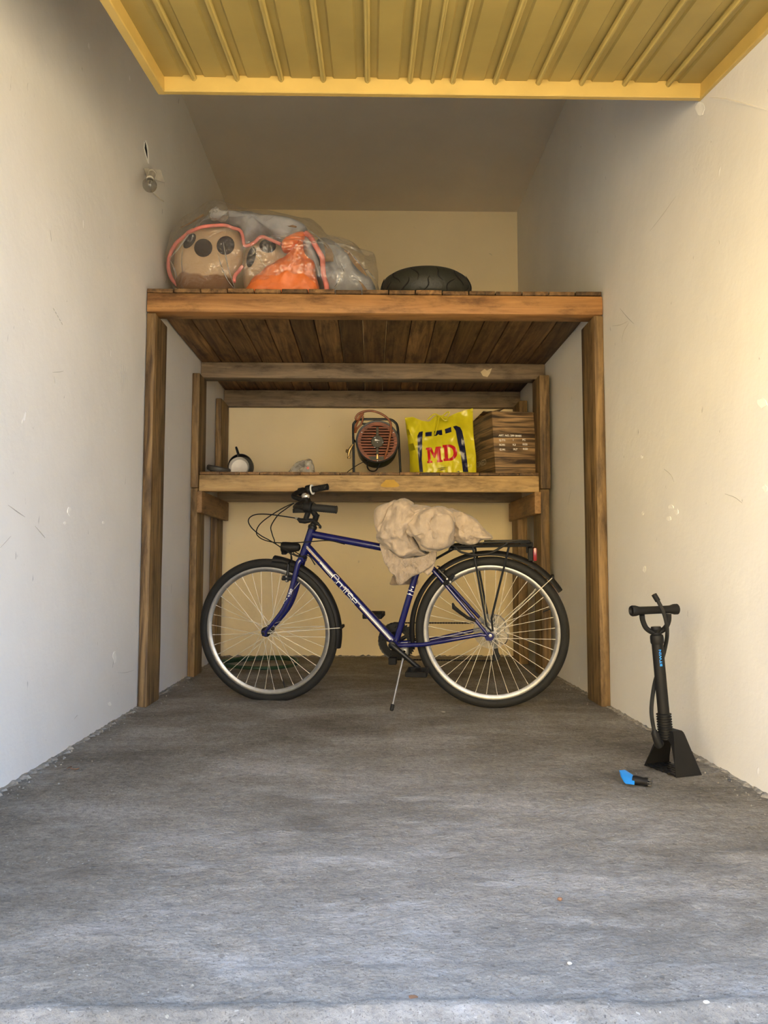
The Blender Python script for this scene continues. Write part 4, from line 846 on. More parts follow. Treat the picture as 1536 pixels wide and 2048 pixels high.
piping([cK(330, 360, 3.665), cK(430, 320, 3.64), cK(520, 285, 3.63), cK(680, 268, 3.63), cK(820, 265, 3.63), cK(920, 300, 3.63), cK(1010, 330, 3.64), cK(1045, 400, 3.65), cK(1070, 520, 3.665), cK(1120, 530, 3.67), cK(1200, 490, 3.67), cK(1290, 415, 3.67), cK(1400, 450, 3.67), cK(1540, 510, 3.675)])
piping([cM(440, 160, 3.68), cM(500, 210, 3.66), cM(545, 290, 3.65), cM(590, 370, 3.65), cM(640, 460, 3.65), cM(650, 560, 3.65), cM(660, 680, 3.66), cM(690, 790, 3.67), cM(700, 900, 3.68)], .013)
piping([cM(430, 165, 3.67), cM(350, 160, 3.665), cM(250, 200, 3.665), cM(160, 290, 3.67), cM(145, 300, 3.67)], .006)
piping([cK(1045, 800, 3.68), cK(990, 870, 3.67), cK(945, 930, 3.665), cK(935, 1010, 3.66)], .009)
piping([cK(330, 380, 3.68), cK(200, 480, 3.72), cK(110, 620, 3.76), cK(75, 780, 3.78), cK(110, 940, 3.78), cK(200, 1060, 3.76)], .010)
# the clear bag round them
g = G(); Yb = 3.82
ol = [cK(70, 760, Yb), cK(95, 600, Yb), cK(160, 430, Yb), cK(290, 300, Yb), cK(480, 170, Yb), cK(600, 80, Yb), cK(720, 66, Yb), cK(850, 95, Yb), cK(1100, 150, Yb), cK(1500, 210, Yb), cM(430, 80, Yb), cM(520, 90, Yb), cM(640, 170, Yb), cM(750, 290, Yb), cM(900, 340, Yb), cM(960, 385, Yb), cM(1070, 380, Yb), cM(1190, 525, Yb), cM(1290, 500, Yb), cM(1325, 650, Yb), cM(1320, 800, Yb), cM(1290, 1000, Yb), cM(600, 1010, Yb), cK(700, 1250, Yb), cK(250, 1200, Yb), cK(110, 960, Yb)]
blob(g, ol, cK(1350, 650, Yb), CY, .205, .19, .010, 9, 20, 5, .55, seed=31)
for q in g.v:
    if q.z < LZ+.002: q.z = LZ+.002
BAG = g.build('clear_plastic_bag', M['film'], sharp=80); tag(BAG, 'big clear plastic bag holding a sleeping bag and spotted cushions on the loft', 'bag')
def tape(pts, wd, name='tape'):
    g = G(); n = len(pts); pts = [Vector(p) for p in pts]
    for i, p in enumerate(pts):
        d = (pts[min(i+1, n-1)]-pts[max(i-1, 0)]).normalized(); s_ = d.cross(CY).normalized()*wd[i]/2
        g.v += [p-s_, p+s_, p-s_+Vector((0, .002, 0)), p+s_+Vector((0, .002, 0))]
        if i:
            a = 4*(i-1)
            for q in ((0, 1, 5, 4), (2, 3, 7, 6), (0, 2, 6, 4), (1, 3, 7, 5)): g.f.append([a+x for x in q]); g.m.append(0)
    o = g.build(name, M['cardboard']); o.parent = BAG; o['label'] = 'strip of brown tape'
tape([cM(650, 260, 3.70), cM(690, 320, 3.68), cM(720, 380, 3.67), cM(730, 440, 3.665), cM(730, 510, 3.66)], [.004, .02, .034, .040, .040])
tape([cM(910, 370, 3.72), cM(960, 400, 3.715), cM(1010, 480, 3.71), cM(1080, 560, 3.71), cM(1140, 630, 3.71), cM(1190, 685, 3.71)], [.004, .012, .02, .024, .018, .003])
tape([cM(1090, 740, 3.69), cM(1130, 790, 3.69), cM(1160, 840, 3.69), cM(1185, 890, 3.69)], [.003, .010, .016, .02])
tape([cK(230, 295, 3.70), cK(350, 245, 3.72), cK(450, 180, 3.73), cK(540, 125, 3.74)], [.003, .008, .010, .012])
tape([cK(850, 98, 3.70), cK(950, 118, 3.70), cK(1090, 150, 3.70)], [.010, .014, .004])
tape([cM(0, 25, 3.70), cM(130, 30, 3.70), cM(240, 65, 3.70), cM(325, 85, 3.70)], [.006, .008, .014, .008])
g = G(); Yc = 3.64
blob(g, [cK(610, 190, Yc), cK(600, 90, Yc), cK(720, 66, Yc), cK(860, 110, Yc), cK(780, 170, Yc), cK(690, 200, Yc)], cK(710, 130, Yc), CY, .025, .04, .012, 20, 8, 4, seed=41); o = g.build('knot', M['film_grey']); o.parent = BAG

def crease_streak(pts, wd):  # pale tubes along the film folds stand in for their highlights
    g = G(); P = spline(pts, 6); n = len(P); g.tube(P, [wd*math.sin(PI*(.08+.84*i/(n-1))) for i in range(n)], 6); o = g.build('crease_streak', M['film_grey']); o.parent = BAG
crease_streak([cK(795, 485, 3.63), cK(820, 640, 3.625), cK(870, 850, 3.63), cK(945, 1085, 3.65)], .0035)
crease_streak([cK(720, 630, 3.63), cK(770, 800, 3.625), cK(840, 960, 3.63), cK(925, 1080, 3.65)], .003)
crease_streak([cK(265, 560, 3.68), cK(250, 720, 3.675), cK(258, 885, 3.68)], .003)
crease_streak([cK(500, 190, 3.70), cK(330, 400, 3.67), cK(200, 580, 3.68), cK(90, 700, 3.72)], .005)
crease_streak([cK(95, 710, 3.72), cK(150, 830, 3.69), cK(190, 960, 3.69)], .004)
crease_streak([cK(1130, 480, 3.66), cK(1230, 640, 3.65), cK(1380, 850, 3.65)], .002)
crease_streak([cM(870, 530, 3.69), cM(910, 640, 3.685)], .004)
crease_streak([cM(770, 880, 3.69), cM(820, 790, 3.685), cM(870, 700, 3.69)], .005)
crease_streak([cM(1200, 620, 3.72), cM(1300, 740, 3.71)], .003)
crease_streak([cM(430, 90, 3.68), cM(600, 220, 3.67), cM(760, 400, 3.68), cM(830, 560, 3.68)], .004)
# ------------------------------------------------------------------ things on the lower deck
DZ = 1.208
def cS(x, y, Y): return at(680+x/10.97, 800+y/10.97, y=Y)
HY = 4.62; hc = cS(820, 915, HY-.0); HE = empty('gas_heater', (hc.x, HY+.1, DZ), 'round orange-grilled gas heater in a black tube frame', 'heater')
def hp(g, name, mat, **k): o = g.build(name, M[mat], **k); reparent(HE, o); return o
HRr = (cS(1275, 915, HY).x-cS(365, 915, HY).x)/2
g = G(); g.lathe([(HRr*.98, .0), (HRr, -.004), (HRr*1.02, .0), (HRr*1.02, .26), (HRr*.6, .265), (.0001, .265)], hc, YA, 48); hp(g, 'drum', 'drum')
g = G(); g.lathe([(HRr*.955, .012), (HRr*.955, -.008), (HRr*1.03, -.010), (HRr*1.045, -.002), (HRr*1.03, .014)], hc, YA, 48, closed=True); o = hp(g, 'front_ring', 'blackmetal')
g = G(); g.lathe([(.0001, .05), (HRr*.96, .05)], hc, YA, 40); hp(g, 'burner', 'inside')
pitch = HRr*2*.92/13.5
ring = G(); ring.lathe([(HRr*.80, .006), (HRr*.80, .001), (HRr*.96, .0), (HRr*.96, .008)], hc, YA, 40, closed=True); hp(ring, 'grille', 'heater_orange')
for k in range(-6, 7):
    z = k*pitch+pitch*.0; hw = math.sqrt(max(0, (HRr*.94)**2-z*z))
    o = hp(G().box(hc+Vector((-hw, -.001, z-pitch*.29)), hc+Vector((hw, .006, z+pitch*.29)), .002), 'slat', 'heater_orange')
g = G(); g.lathe([(.0001, -.006), (HRr*.28, -.006), (HRr*.31, -.002), (HRr*.31, .002)], hc, YA, 24); g.box(hc+Vector((-.008, -.004, -HRr*.92)), hc+Vector((.008, -.0005, HRr*.72)), .002); g.prism([hc+Vector((a*HRr, -.005, b*HRr)) for a, b in ((-.44, -.72), (.44, -.72), (.30, -.9), (-.30, -.9))], (0, .004, 0)); PLT = hp(g, 'centre_plate', 'olive')
g = G(); g.prism([hc+Vector((-.016, -.0085, .016)), hc+Vector((-.016, -.0085, .004)), hc+Vector((.018, -.0085, .006))], (0, .002, 0)); o = g.build('warning_label', M['white']); o.parent = PLT; o.matrix_parent_inverse = PLT.matrix_basis.inverted(); reparent(HE, o); o['label'] = 'pale pointed sticker'
for a, b in ((-.12, .2), (.27, -.02), (-.12, -.28), (0, -.03), (-.75, .45), (.78, .45), (0, -.93)):
    hp(G().lathe([(.0001, -.010), (.0035, -.009), (.004, -.006)], hc+Vector((a*HRr, 0, b*HRr)), YA, 8), 'screw', 'chrome')
hp(G().box(hc+Vector((-.006, -.010, -HRr*.86)), hc+Vector((.006, -.003, -HRr*.62)), .002), 'pilot_nozzle', 'brass')
fr_ = [cS(300, 1590, HY), cS(295, 1100, HY), cS(285, 600, HY), cS(310, 480, HY), cS(400, 415, HY), cS(540, 402, HY), cS(820, 402, HY), cS(1080, 405, HY), cS(1210, 470, HY), cS(1270, 600, HY), cS(1300, 1000, HY), cS(1335, 1590, HY)]
fr_ = [p+Vector((0, .03, 0)) for p in fr_]; fr_[0].z = fr_[-1].z = DZ+.006
hp(G().tube(spline(fr_, 5), .0075, 10), 'tube_frame', 'blackmetal')
hp(G().tube([fr_[0]+Vector((0, -.04, 0)), fr_[0], fr_[0]+Vector((0, .24, 0))], .0075, 10), 'frame_foot', 'blackmetal'); hp(G().tube([fr_[-1]+Vector((0, -.04, 0)), fr_[-1], fr_[-1]+Vector((0, .24, 0))], .0075, 10), 'frame_foot', 'blackmetal')
hp(G().tube([fr_[2].lerp(fr_[1], .5), hc+Vector((-HRr*1.0, .05, 0))], .006, 8), 'bracket', 'blackmetal'); hp(G().tube([fr_[-3], hc+Vector((HRr, .05, 0))], .006, 8), 'bracket', 'blackmetal')
hp(G().box(cS(480, 495, HY+.05)+Vector((0, 0, -.004)), cS(640, 525, HY+.05)+Vector((0, .02, 0)), .002), 'name_strip', 'olive')
Yh = HY-.02
hp(G().tube(spline([cS(330, 720, HY+.02), cS(350, 560, HY), cS(430, 400, Yh), cS(500, 310, Yh), cS(470, 300, Yh), cS(385, 430, Yh), cS(345, 400, Yh), cS(400, 310, Yh), cS(520, 255, Yh), cS(680, 240, Yh), cS(850, 280, Yh), cS(1000, 365, Yh), cS(1095, 470, Yh), cS(1120, 600, Yh), cS(1095, 800, Yh), cS(1050, 1050, Yh), cS(970, 1290, HY)], 8), .0068, 10), 'hose', 'hose')
hp(G().tube(spline([cS(450, 320, Yh), cS(500, 380, Yh), cS(470, 520, Yh), cS(380, 620, Yh), cS(340, 710, HY)], 6), .0062, 10), 'hose', 'hose')
g = G(); v0 = cS(200, 1130, HY); g.tube([cS(290, 970, HY), cS(255, 1020, HY), cS(215, 1090, HY), cS(190, 1180, HY), cS(190, 1235, HY)], [.005, .008, .010, .008, .005], 10); g.lathe([(.0001, -.004), (.010, -.004), (.010, .006), (.0001, .006)], cS(195, 1270, HY), (0, 0, 1), 12); g.lathe([(.0001, -.010), (.011, -.009), (.011, .009), (.0001, .010)], cS(165, 1120, HY), (1, .3, 0), 8); hp(g, 'gas_valve', 'brass')
g = G(); g.tube(spline([cS(140, 1600, 4.50), cS(270, 1500, HY), cS(450, 1390, HY), cS(600, 1330, HY+.0)], 6), .0026, 6); g.tube(spline([cS(610, 1350, HY), cS(600, 1470, HY), cS(660, 1550, HY), cS(770, 1555, HY), cS(840, 1470, HY), cS(880, 1400, HY)], 6), .0042, 8); hp(g, 'cable', 'black')

# yellow shopping bag
def c8(x, y, Y): return at(680+x/3.657, 790+y/3.657, y=Y)
BY = 4.56; bgz = DZ
def front_y(x, y):
    u = (x-740)/260; v = (565-y)/420
    b = .035*max(0, 1-u*u)*max(0, 1-(v*1.05)**2) + .012*math.sin(x*.021+y*.012)*.6
    b += .010*noise.noise(Vector((x*.016, y*.010, 3)))*(.4+v)+.006*noise.noise(Vector((x*.04, y*.02, 8)))
    return BY-b+.06*max(0, v-.6)
def left_edge(y): return 498+(585-498)*max(0, min(1, (y-250)/300))**1.5 if y > 150 else 500
def top_y(t): return [(0, 165), (.12, 160), (.25, 188), (.36, 195), (.45, 150), (.55, 150), (.62, 165), (.74, 135), (.88, 112), (1, 97)]
def interp(tab, t):
    for (a, b), (c, d) in zip(tab, tab[1:]):
        if t <= c: return b+(d-b)*(t-a)/(c-a)
    return tab[-1][1]
tops = top_y(0); NX, NY = 44, 40
def bag_xy(s, t):        # s across, t up
    yb = 566; yt = interp(tops, s); y = yb+(yt-yb)*t
    xl = interp([(0, 588), (.35, 560), (.7, 515), (1, 474)], t); xr_ = interp([(0, 997), (.25, 995), (.6, 975), (1, 971)], t)
    return xl+(xr_-xl)*s, y
g = G(); depth = .13
def fp(s, t):
    x, y = bag_xy(s, t); p = c8(x, y, front_y(x, y)); return p
def bpnt(s, t):
    f = fp(s, t); k = depth*(1-.80*t); q = Vector((f.x, BY+.03*(1-t)+k, f.z)); 
    q.x += (-.055 if s < .5 else .01)*(1-t)*abs(s-.5)*2; q.z += .004*noise.noise(Vector((s*9, t*9, 2))); return q
for fn in (fp, bpnt):
    for j in range(NY+1):
        for i in range(NX+1):
            q = fn(i/NX, j/NY); q.z = max(q.z, bgz+.001); g.v.append(q)
b0 = (NX+1)*(NY+1); ix = lambda i, j, b=0: b*b0+j*(NX+1)+i
for j in range(NY):
    for i in range(NX): g.f += [[ix(i, j), ix(i+1, j), ix(i+1, j+1), ix(i, j+1)], [ix(i, j, 1), ix(i+1, j, 1), ix(i+1, j+1, 1), ix(i, j+1, 1)]]; g.m += [0, 0]
    for i in (0, NX): g.f.append([ix(i, j), ix(i, j+1), ix(i, j+1, 1), ix(i, j, 1)]); g.m.append(0)
for i in range(NX): g.f.append([ix(i, 0), ix(i+1, 0), ix(i+1, 0, 1), ix(i, 0, 1)]); g.m.append(0)
SBG = g.build('shopping_bag', M['lime'], sharp=80); tag(SBG, 'bright yellow plastic shopping bag with red letters between heater and box', 'bag')
def decal(polys, name, mat, lab=None):
    bm = bmesh.new()
    for p in polys: bm.faces.new([bm.verts.new((x, y, 0)) for x, y in p])
    bmesh.ops.triangulate(bm, faces=bm.faces[:])
    for _ in range(3):
        E = [e for e in bm.edges if (e.verts[0].co-e.verts[1].co).length > 12]
        if E: bmesh.ops.subdivide_edges(bm, edges=E, cuts=1); bmesh.ops.triangulate(bm, faces=bm.faces[:])
    bm.verts.index_update(); g = G(); g.add([c8(q.co.x, q.co.y, front_y(q.co.x, q.co.y)-.0022) for q in bm.verts], [[q.index for q in f.verts] for f in bm.faces]); bm.free()
    o = g.build(name, mat); o.parent = SBG
    if lab: o['label'] = lab
decal([[(566, 300), (578, 272), (606, 265), (602, 330), (598, 470), (608, 563), (582, 563), (570, 430)], [(826, 230), (850, 224), (878, 236), (893, 262), (910, 340), (928, 470), (938, 563), (900, 563), (884, 440), (862, 350), (846, 262)],
       [(624, 274), (672, 268), (670, 300), (624, 304)], [(690, 264), (746, 254), (748, 292), (728, 294), (720, 286), (706, 298), (690, 298)], [(766, 250), (812, 234), (816, 270), (772, 283)], [(706, 541), (740, 532), (790, 528), (750, 536)], [(712, 551), (745, 543), (780, 541), (740, 551)], [(850, 562), (870, 555), (876, 563)]], 'navy_print', M['navy'])
def slab(px, py, s, rot): return lambda poly: [(px+(x*math.cos(rot)-y*math.sin(rot))*s, py+(x*math.sin(rot)+y*math.cos(rot))*s) for x, y in poly]
m_ = slab(628, 386, 1, -.09)
Mp = [[(0, 0), (34, 0), (34, 16), (0, 16)], [(8, 16), (28, 16), (28, 100), (8, 100)], [(0, 98), (38, 98), (38, 114), (0, 114)], [(18, 0), (40, 0), (62, 62), (54, 84)], [(72, 0), (96, 0), (60, 84), (52, 62)], [(78, 12), (104, 12), (104, 100), (78, 100)], [(84, 0), (112, 0), (112, 16), (84, 16)], [(72, 98), (114, 98), (114, 114), (72, 114)]]
decal([m_(p) for p in Mp], 'red_letters', M['redprint'], 'red letters')
d_ = slab(750, 366, 1, -.07); arc = [(math.cos(a), math.sin(a)) for a in [-PI/2+i*PI/12 for i in range(13)]]
Dp = [[(0, 0), (34, 0), (34, 18), (0, 18)], [(10, 18), (34, 18), (34, 102), (10, 102)], [(0, 100), (34, 100), (34, 118), (0, 118)]]
for (a, b), (c, e) in zip(arc, arc[1:]): Dp.append([(46+58*a, 59+59*b), (46+58*c, 59+59*e), (44+32*c, 59+40*e), (44+32*a, 59+40*b)])
Dp += [[(32, 0), (46, 0), (46, 18), (32, 18)], [(32, 100), (46, 100), (46, 118), (32, 118)]]
decal([d_(p) for p in Dp], 'red_letters', M['redprint'], 'red letters')
g = G()
for pts in ([c8(640, 178, 4.56), c8(690, 140, 4.55), c8(720, 150, 4.54), c8(745, 160, 4.54)], [c8(745, 158, 4.54), c8(780, 128, 4.54), c8(800, 128, 4.55), c8(780, 160, 4.55), c8(750, 165, 4.54)], [c8(740, 160, 4.54), c8(765, 185, 4.535), c8(785, 182, 4.535)], [c8(725, 160, 4.54), c8(715, 210, 4.53), c8(695, 290, 4.52)]):
    g.tube(spline(pts, 6), .0042, 6)
o = g.build('knotted_handle', M['lime']); o.parent = SBG
# wood-print carton
def c9(x, y, Y): return at(930+x/9.6, 800+y/9.6, y=Y)
FL, FR_ = c9(590, 1380, 4.57), c9(1395, 1370, 4.60); tl_, tr_ = c9(505, 215, 4.57), c9(1345, 185, 4.60)
BXO = Vector((FL.x, 4.57, DZ)); ang = math.atan2(4.60-4.57, FR_.x-FL.x); CT = empty('carton', BXO, 'brown cardboard carton printed like wooden planks beside the yellow bag', 'box'); 
ux = Vector((math.cos(ang), math.sin(ang), 0)); rear = at(950, 900, y=4.93); uy = Vector((rear.x-BXO.x, 4.93-BXO.y, 0)); uy.normalize()
bw, bd, bh = (FR_-FL).length, .36, tl_.z-DZ-.004
def bxp(u, v, z): return BXO+ux*u+uy*v+Vector((0, 0, z))
g = G(); nu, nv = 8, 8
def bulge(u, v, z): return 0.010*math.sin(PI*u)*0, 0
cs = []
for k in range(9):
    z = bh*k/8; b = .010*math.sin(PI*k/8)
    for (u, v) in [(0, 0), (.5, -.3), (1, 0), (1, .5), (1, 1), (.5, 1), (0, 1), (0, .5)]:
        vv = v if v >= 0 else 0; off = Vector((0, 0, 0))
        if (u, v) == (.5, -.3): off = -uy*b*.6
        if (u, v) == (0, .5): off = -ux*b*2.0
        lean = -.024*(k/8) if u == 0 and False else 0
        tx = (tl_.x-FL.x)*(k/8)
        cs.append(bxp(u*bw, vv*bd, z)+off+Vector((tx*(.9 if u < .5 else .9), 0, 0)))
g.v = cs
for k in range(8):
    for i in range(8): g.f.append([k*8+i, k*8+(i+1) % 8, k*8+8+(i+1) % 8, k*8+8+i]); g.m.append(0)
g.f += [list(range(8)), list(range(64, 72))]; g.m += [0, 0]
o = g.build('body', M['woodprint'], sharp=25); reparent(CT, o)
tx = Vector((tl_.x-FL.x, 0, 0))*.9
def flap(pts, name='flap'):
    g = G(); P = [Vector(p) for p in pts]; n_ = (P[1]-P[0]).cross(P[2]-P[0]).normalized()*.004; g.prism(P, n_); o = g.build(name, M['woodprint']); reparent(CT, o)
T = lambda u, v, z: bxp(u*bw, v*bd, bh+z)+tx
flap([T(0, 0, .001), T(1, 0, .001), T(1.02, .45, .012), T(.02, .45, .030)]); flap([T(-.02, .02, .002), T(.0, 1, .002), T(.45, .9, .045), T(.35, .1, .034)]); flap([T(1, 0, .002), T(1, 1, .002), T(1.10, .95, -.02), T(1.11, .03, -.012)])
flap([T(0, 1, .002), T(1, 1, .002), T(.9, .6, .030), T(.1, .6, .050)])
g = G()
def put(s, x, y, size, g):
    vs, fs = text_mesh(s, size, .0006); p0 = c9(x, y, 4.57); u0 = (p0-BXO).dot(ux); z0 = p0.z
    kk = (z0-DZ)/bh; 
    g.add([BXO+ux*(u0+v.x)-uy*(.0085)+Vector((0, 0, z0-DZ+v.y)) for v in vs], fs)
for s, x, y in (('ART. NO. 299 08485', 640, 700), ('Q.TY:', 645, 790), ('1', 915, 780), ('PC', 1110, 775), ('N.W:', 650, 880), ('9.3', 915, 875), ('KGS', 1115, 862), ('G.W:', 655, 970), ('10.7', 920, 960), ('KGS', 1120, 950)): put(s, x, y, .0165, g)
o = g.build('print', M['white']); reparent(CT, o); o['label'] = 'white stencilled text'
g = G(); vs, fs = text_mesh('SOMED', .05, .001); nx_ = -(uy.cross(Vector((0, 0, 1)))); 
base = BXO+uy*.30+Vector((0, 0, .075)); sx_ = -uy
g.add([base+sx_*(v.x*1.25)+Vector((0, 0, v.y))-ux*(.020)+Vector((tx.x*(.075+v.y)/bh, 0, 0)) for v in vs], fs); o = g.build('print', M['boxmark']); reparent(CT, o)
# iron disc, black pan, white dish, crumpled bag
def c7(x, y, Y): return at(400+x/5.908, 880+y/5.908, y=Y)
dc = c7(212, 335, 4.66); g = G(); axd = Vector((.20, -.10, 1)).normalized()
g.lathe([(.0001, .012), (.030, .012), (.036, .020), (.066, .020), (.0735, .014), (.0745, .0), (.070, -.012), (.050, -.016), (.046, -.028), (.030, -.030), (.0001, -.030)], Vector((dc.x+.004, 4.66, DZ+.034)), axd, 40)
tag(g.build('weight_plate', M['ironplate']), 'dark grey round iron plate tilted against the left post', 'weight')
PY = 4.86; pc = c7(480, 280, PY); rp = (c7(628, 280, PY).x-c7(332, 280, PY).x)/2; pc.z = DZ+rp+.001
PAN = empty('saucepan', (pc.x, PY, DZ), 'round black pan standing on its edge with its handle up', 'pan')
g = G(); g.lathe([(.0001, .07), (rp*.9, .07), (rp*.97, .05), (rp, 0), (rp*1.015, -.003), (rp*.985, -.003), (rp*.955, .05), (rp*.88, .064), (.0001, .064)], pc, YA, 48); o = g.build('pan_body', M['pan']); reparent(PAN, o)
g = G(); g.tube([c7(430, 255, PY-.02), c7(450, 190, PY-.025), c7(452, 165, PY-.02), c7(430, 95, PY), c7(426, 80, PY)], [.006, .0075, .0085, .0075, .006], 10); o = g.build('handle', M['pan']); reparent(PAN, o)
WY = 4.76; wc = c7(458, 385, WY); rw = (c7(575, 385, WY).x-c7(340, 385, WY).x)/2; g = G(); wc.z = max(wc.z-.01, DZ+.0)
wc.z = DZ+rw*1.0+.001-.0
zt = c7(455, 255, WY).z; rw2 = rw
axw = Vector((.0, -1, .08)).normalized()
g.lathe([(rw*1.0, .0), (rw*1.03, -.002), (rw, -.008), (rw*.86, -.028), (.0001, -.036), (.0001, -.032), (rw*.82, -.024), (rw*.93, -.004)], Vector((wc.x, WY, wc.z-.012)) if False else Vector((wc.x, WY, DZ+rw+.003)), axw, 40); tag(g.build('enamel_dish', M['whitedish']), 'small white dish leaning on edge in front of the black pan', 'dish')
KY = 4.66; CRB = empty('crumpled_bag', (c7(1200, 380, KY).x, KY, DZ), 'small crumpled clear plastic bag beside the heater on the lower deck', 'bag')
g = G(); blob(g, [c7(1045, 400, KY), c7(1065, 350, KY), c7(1110, 300, KY), c7(1190, 250, KY), c7(1295, 222, KY), c7(1335, 265, KY), c7(1350, 330, KY), c7(1345, 410, KY), c7(1200, 420, KY)], c7(1220, 340, KY), CY, .035, .03, .007, 40, 10, 4, seed=51)
for q in g.v: q.z = max(q.z, DZ+.001)
o = g.build('film', M['film_grey'], sharp=60); reparent(CRB, o)
g = G()
for k in range(7):
    a, b = c7(1060+18*k, 385-8*k, KY-.02), c7(1270+9*k, 232+14*k, KY-.03); g.tube(spline([a, a.lerp(b, .5)+Vector((0, -.012, .006)), b], 5), .0012, 5)
o = g.build('crease_streak', M['ironplate']); reparent(CRB, o)
g = G(); g.lathe([(.0001, -.003), (.006, -.002), (.0085, 0)], c7(1275, 330, KY-.042), YA, 16); o = g.build('cap', M['pink']); reparent(CRB, o); o['label'] = 'small pink cap'

# ------------------------------------------------------------------ bulb fitting on the left wall, hole above it
def cL(x, y, X): return at(250+x/12.05, 260+y/12.05, x=X)
XW = XL
b0 = cL(650, 1080, XW+.03); LB = empty('bulb_fitting', (XW, b0.y, b0.z), 'bare clear light bulb on a broken white plate on the left wall', 'lamp')
P = [cL(460, 930, XW+.008), cL(840, 965, XW+.050), cL(940, 1275, XW+.055), cL(760, 1215, XW+.03), cL(530, 1130, XW+.006)]
g = G(); g.prism(P, (.004, 0, .001)); o = g.build('plate', M['porcelain']); reparent(LB, o)
s0_, s1_ = cL(655, 1060, XW+.035), cL(605, 1200, XW+.075); d = (s1_-s0_).normalized()
g = G(); g.lathe([(.0001, -.01), (.020, -.01), (.020, .012), (.017, .014), (.017, (s1_-s0_).length), (.0001, (s1_-s0_).length)], s0_, d, 20); o = g.build('socket', M['porcelain']); reparent(LB, o)
bc = cL(595, 1330, XW+.09); d2 = (bc-s1_).normalized(); L2 = (bc-s1_).length; R2 = .031
g = G(); pr = [(.0135, 0), (.0135, .010)]+[(R2*math.sin(a), L2-R2*math.cos(a)) for a in [.5+i*(PI-.5)/16 for i in range(17)]]
g.lathe(pr, s1_, d2, 28); o = g.build('bulb', M['glass']); reparent(LB, o)
g = G(); g.tube([s1_, s1_+d2*L2*.6], .004, 8); g.tube([s1_+d2*L2*.6+Vector((0, -.008, 0)), s1_+d2*L2*.75, s1_+d2*L2*.6+Vector((0, .008, 0))], .0012, 6); o = g.build('filament', M['chrome']); reparent(LB, o)
g = G(); g.tube([cL(655, 1500, XW+.02), cL(780, 1600, XW+.03), cL(935, 1725, XW+.04)], [.0015, .0025, .003], 8); o = g.build('wire', M['porcelain']); reparent(LB, o)
g = G(); g.tube([cL(655, 1500, XW+.02), cL(640, 1400, XW+.01), cL(640, 1200, XW+.008)], .0015, 6); o = g.build('wire', M['porcelain']); reparent(LB, o)
hl = [cL(480, 270, XW+.0015), cL(500, 330, XW+.0015), cL(535, 500, XW+.0015), cL(545, 690, XW+.0015), cL(515, 600, XW+.0015), cL(470, 440, XW+.0015), cL(470, 340, XW+.0015)]
HW = G().prism(hl, (-.004, 0, 0)).build('cable_hole', M['hole']); tag(HW, 'dark slit broken in the wall plaster above the light bulb', 'hole')
g = G(); g.tube([cL(500, 260, XW+.002), cL(545, 400, XW+.002), cL(565, 600, XW+.002), cL(570, 800, XW+.002), cL(540, 730, XW+.002), cL(500, 590, XW+.002), cL(460, 440, XW+.002), cL(470, 290, XW+.002)], .0025, 6); o = g.build('plaster_edge', M['wall']); o.parent = HW

# ------------------------------------------------------------------ foot pump and its loose valve adapter
def c6(x, y): return 1200+x/4.764, 1170+y/4.764
def c6f(x, y, z=0.): return at(*c6(x, y), z=z)
A_, B_, C_ = c6f(418, 1722), c6f(725, 1838), c6f(893, 1808)
bx = (B_-A_); L1 = bx.length; bx.normalize(); by = Vector((-bx.y, bx.x, 0)); dpt = .10
PO = (A_+B_)/2+by*dpt*.5; PU = empty('foot_pump', PO, 'black upright bicycle foot pump standing by the right wall', 'pump')
def pp_(u, v, z): return PO+bx*u+by*v+Vector((0, 0, z))
def pu(g, name, mat, **k): o = g.build(name, M[mat], **k); reparent(PU, o); return o
top = at(*c6(535, 430), y=PO.y); ax0 = at(*c6(628, 1462), y=PO.y); axp = (top-ax0).normalized()
hl_ = L1/2
# stirrup base: a trapezoid arch with an opening, open footplate with slots
def arch(t):
    out = []; 
    return out
g = G(); n = 24; dth = .045
outer = [(-hl_, 0), (-hl_*.90, .02), (-.032, .118), (-.026, .128), (.030, .128), (.036, .118), (hl_*.90, .02), (hl_, 0)]
inner = [(-hl_*.94, .006), (-hl_*.82, .03), (-.040, .072), (-.030, .090), (-.016, .099), (0, .102), (.016, .099), (.030, .090), (.040, .072), (hl_*.82, .03), (hl_*.94, .006)]
def tap(z): return dpt/2*(1-.62*min(1, z/.128))
def lerp_poly(poly, N):
    L = [0]; 
    for a, b in zip(poly, poly[1:]): L.append(L[-1]+math.hypot(b[0]-a[0], b[1]-a[1]))
    out = []
    for i in range(N+1):
        s_ = L[-1]*i/N; k = max(j for j in range(len(L)) if L[j] <= s_+1e-9); k = min(k, len(poly)-2); f = (s_-L[k])/(L[k+1]-L[k]); out.append((poly[k][0]+(poly[k+1][0]-poly[k][0])*f, poly[k][1]+(poly[k+1][1]-poly[k][1])*f))
    return out
N_ = 40; oo, ii = lerp_poly(outer, N_), lerp_poly(inner, N_)
for k in range(N_+1):
    for (q, s_) in ((oo[k], -1), (ii[k], -1), (ii[k], 1), (oo[k], 1)): g.v.append(pp_(q[0], s_*tap(q[1]), q[1]))
for k in range(N_):
    for a in range(4): b = (a+1) % 4; g.f.append([k*4+a, k*4+b, k*4+4+b, k*4+4+a]); g.m.append(0)
g.f += [[0, 1, 2, 3], [N_*4+i for i in range(4)]]; g.m += [0, 0]
pu(g, 'stirrup', 'black', sharp=30)
g = G()
for v in (-.040, -.022, -.004, .014, .032): g.box((-hl_*.98, v-.005, 0), (hl_*.98, v+.005, .006)) if False else g.prism([pp_(-hl_*.97, v-.0055, .001), pp_(hl_*.97, v-.0055, .001), pp_(hl_*.97, v+.0055, .001), pp_(-hl_*.97, v+.0055, .001)], (0, 0, .006))
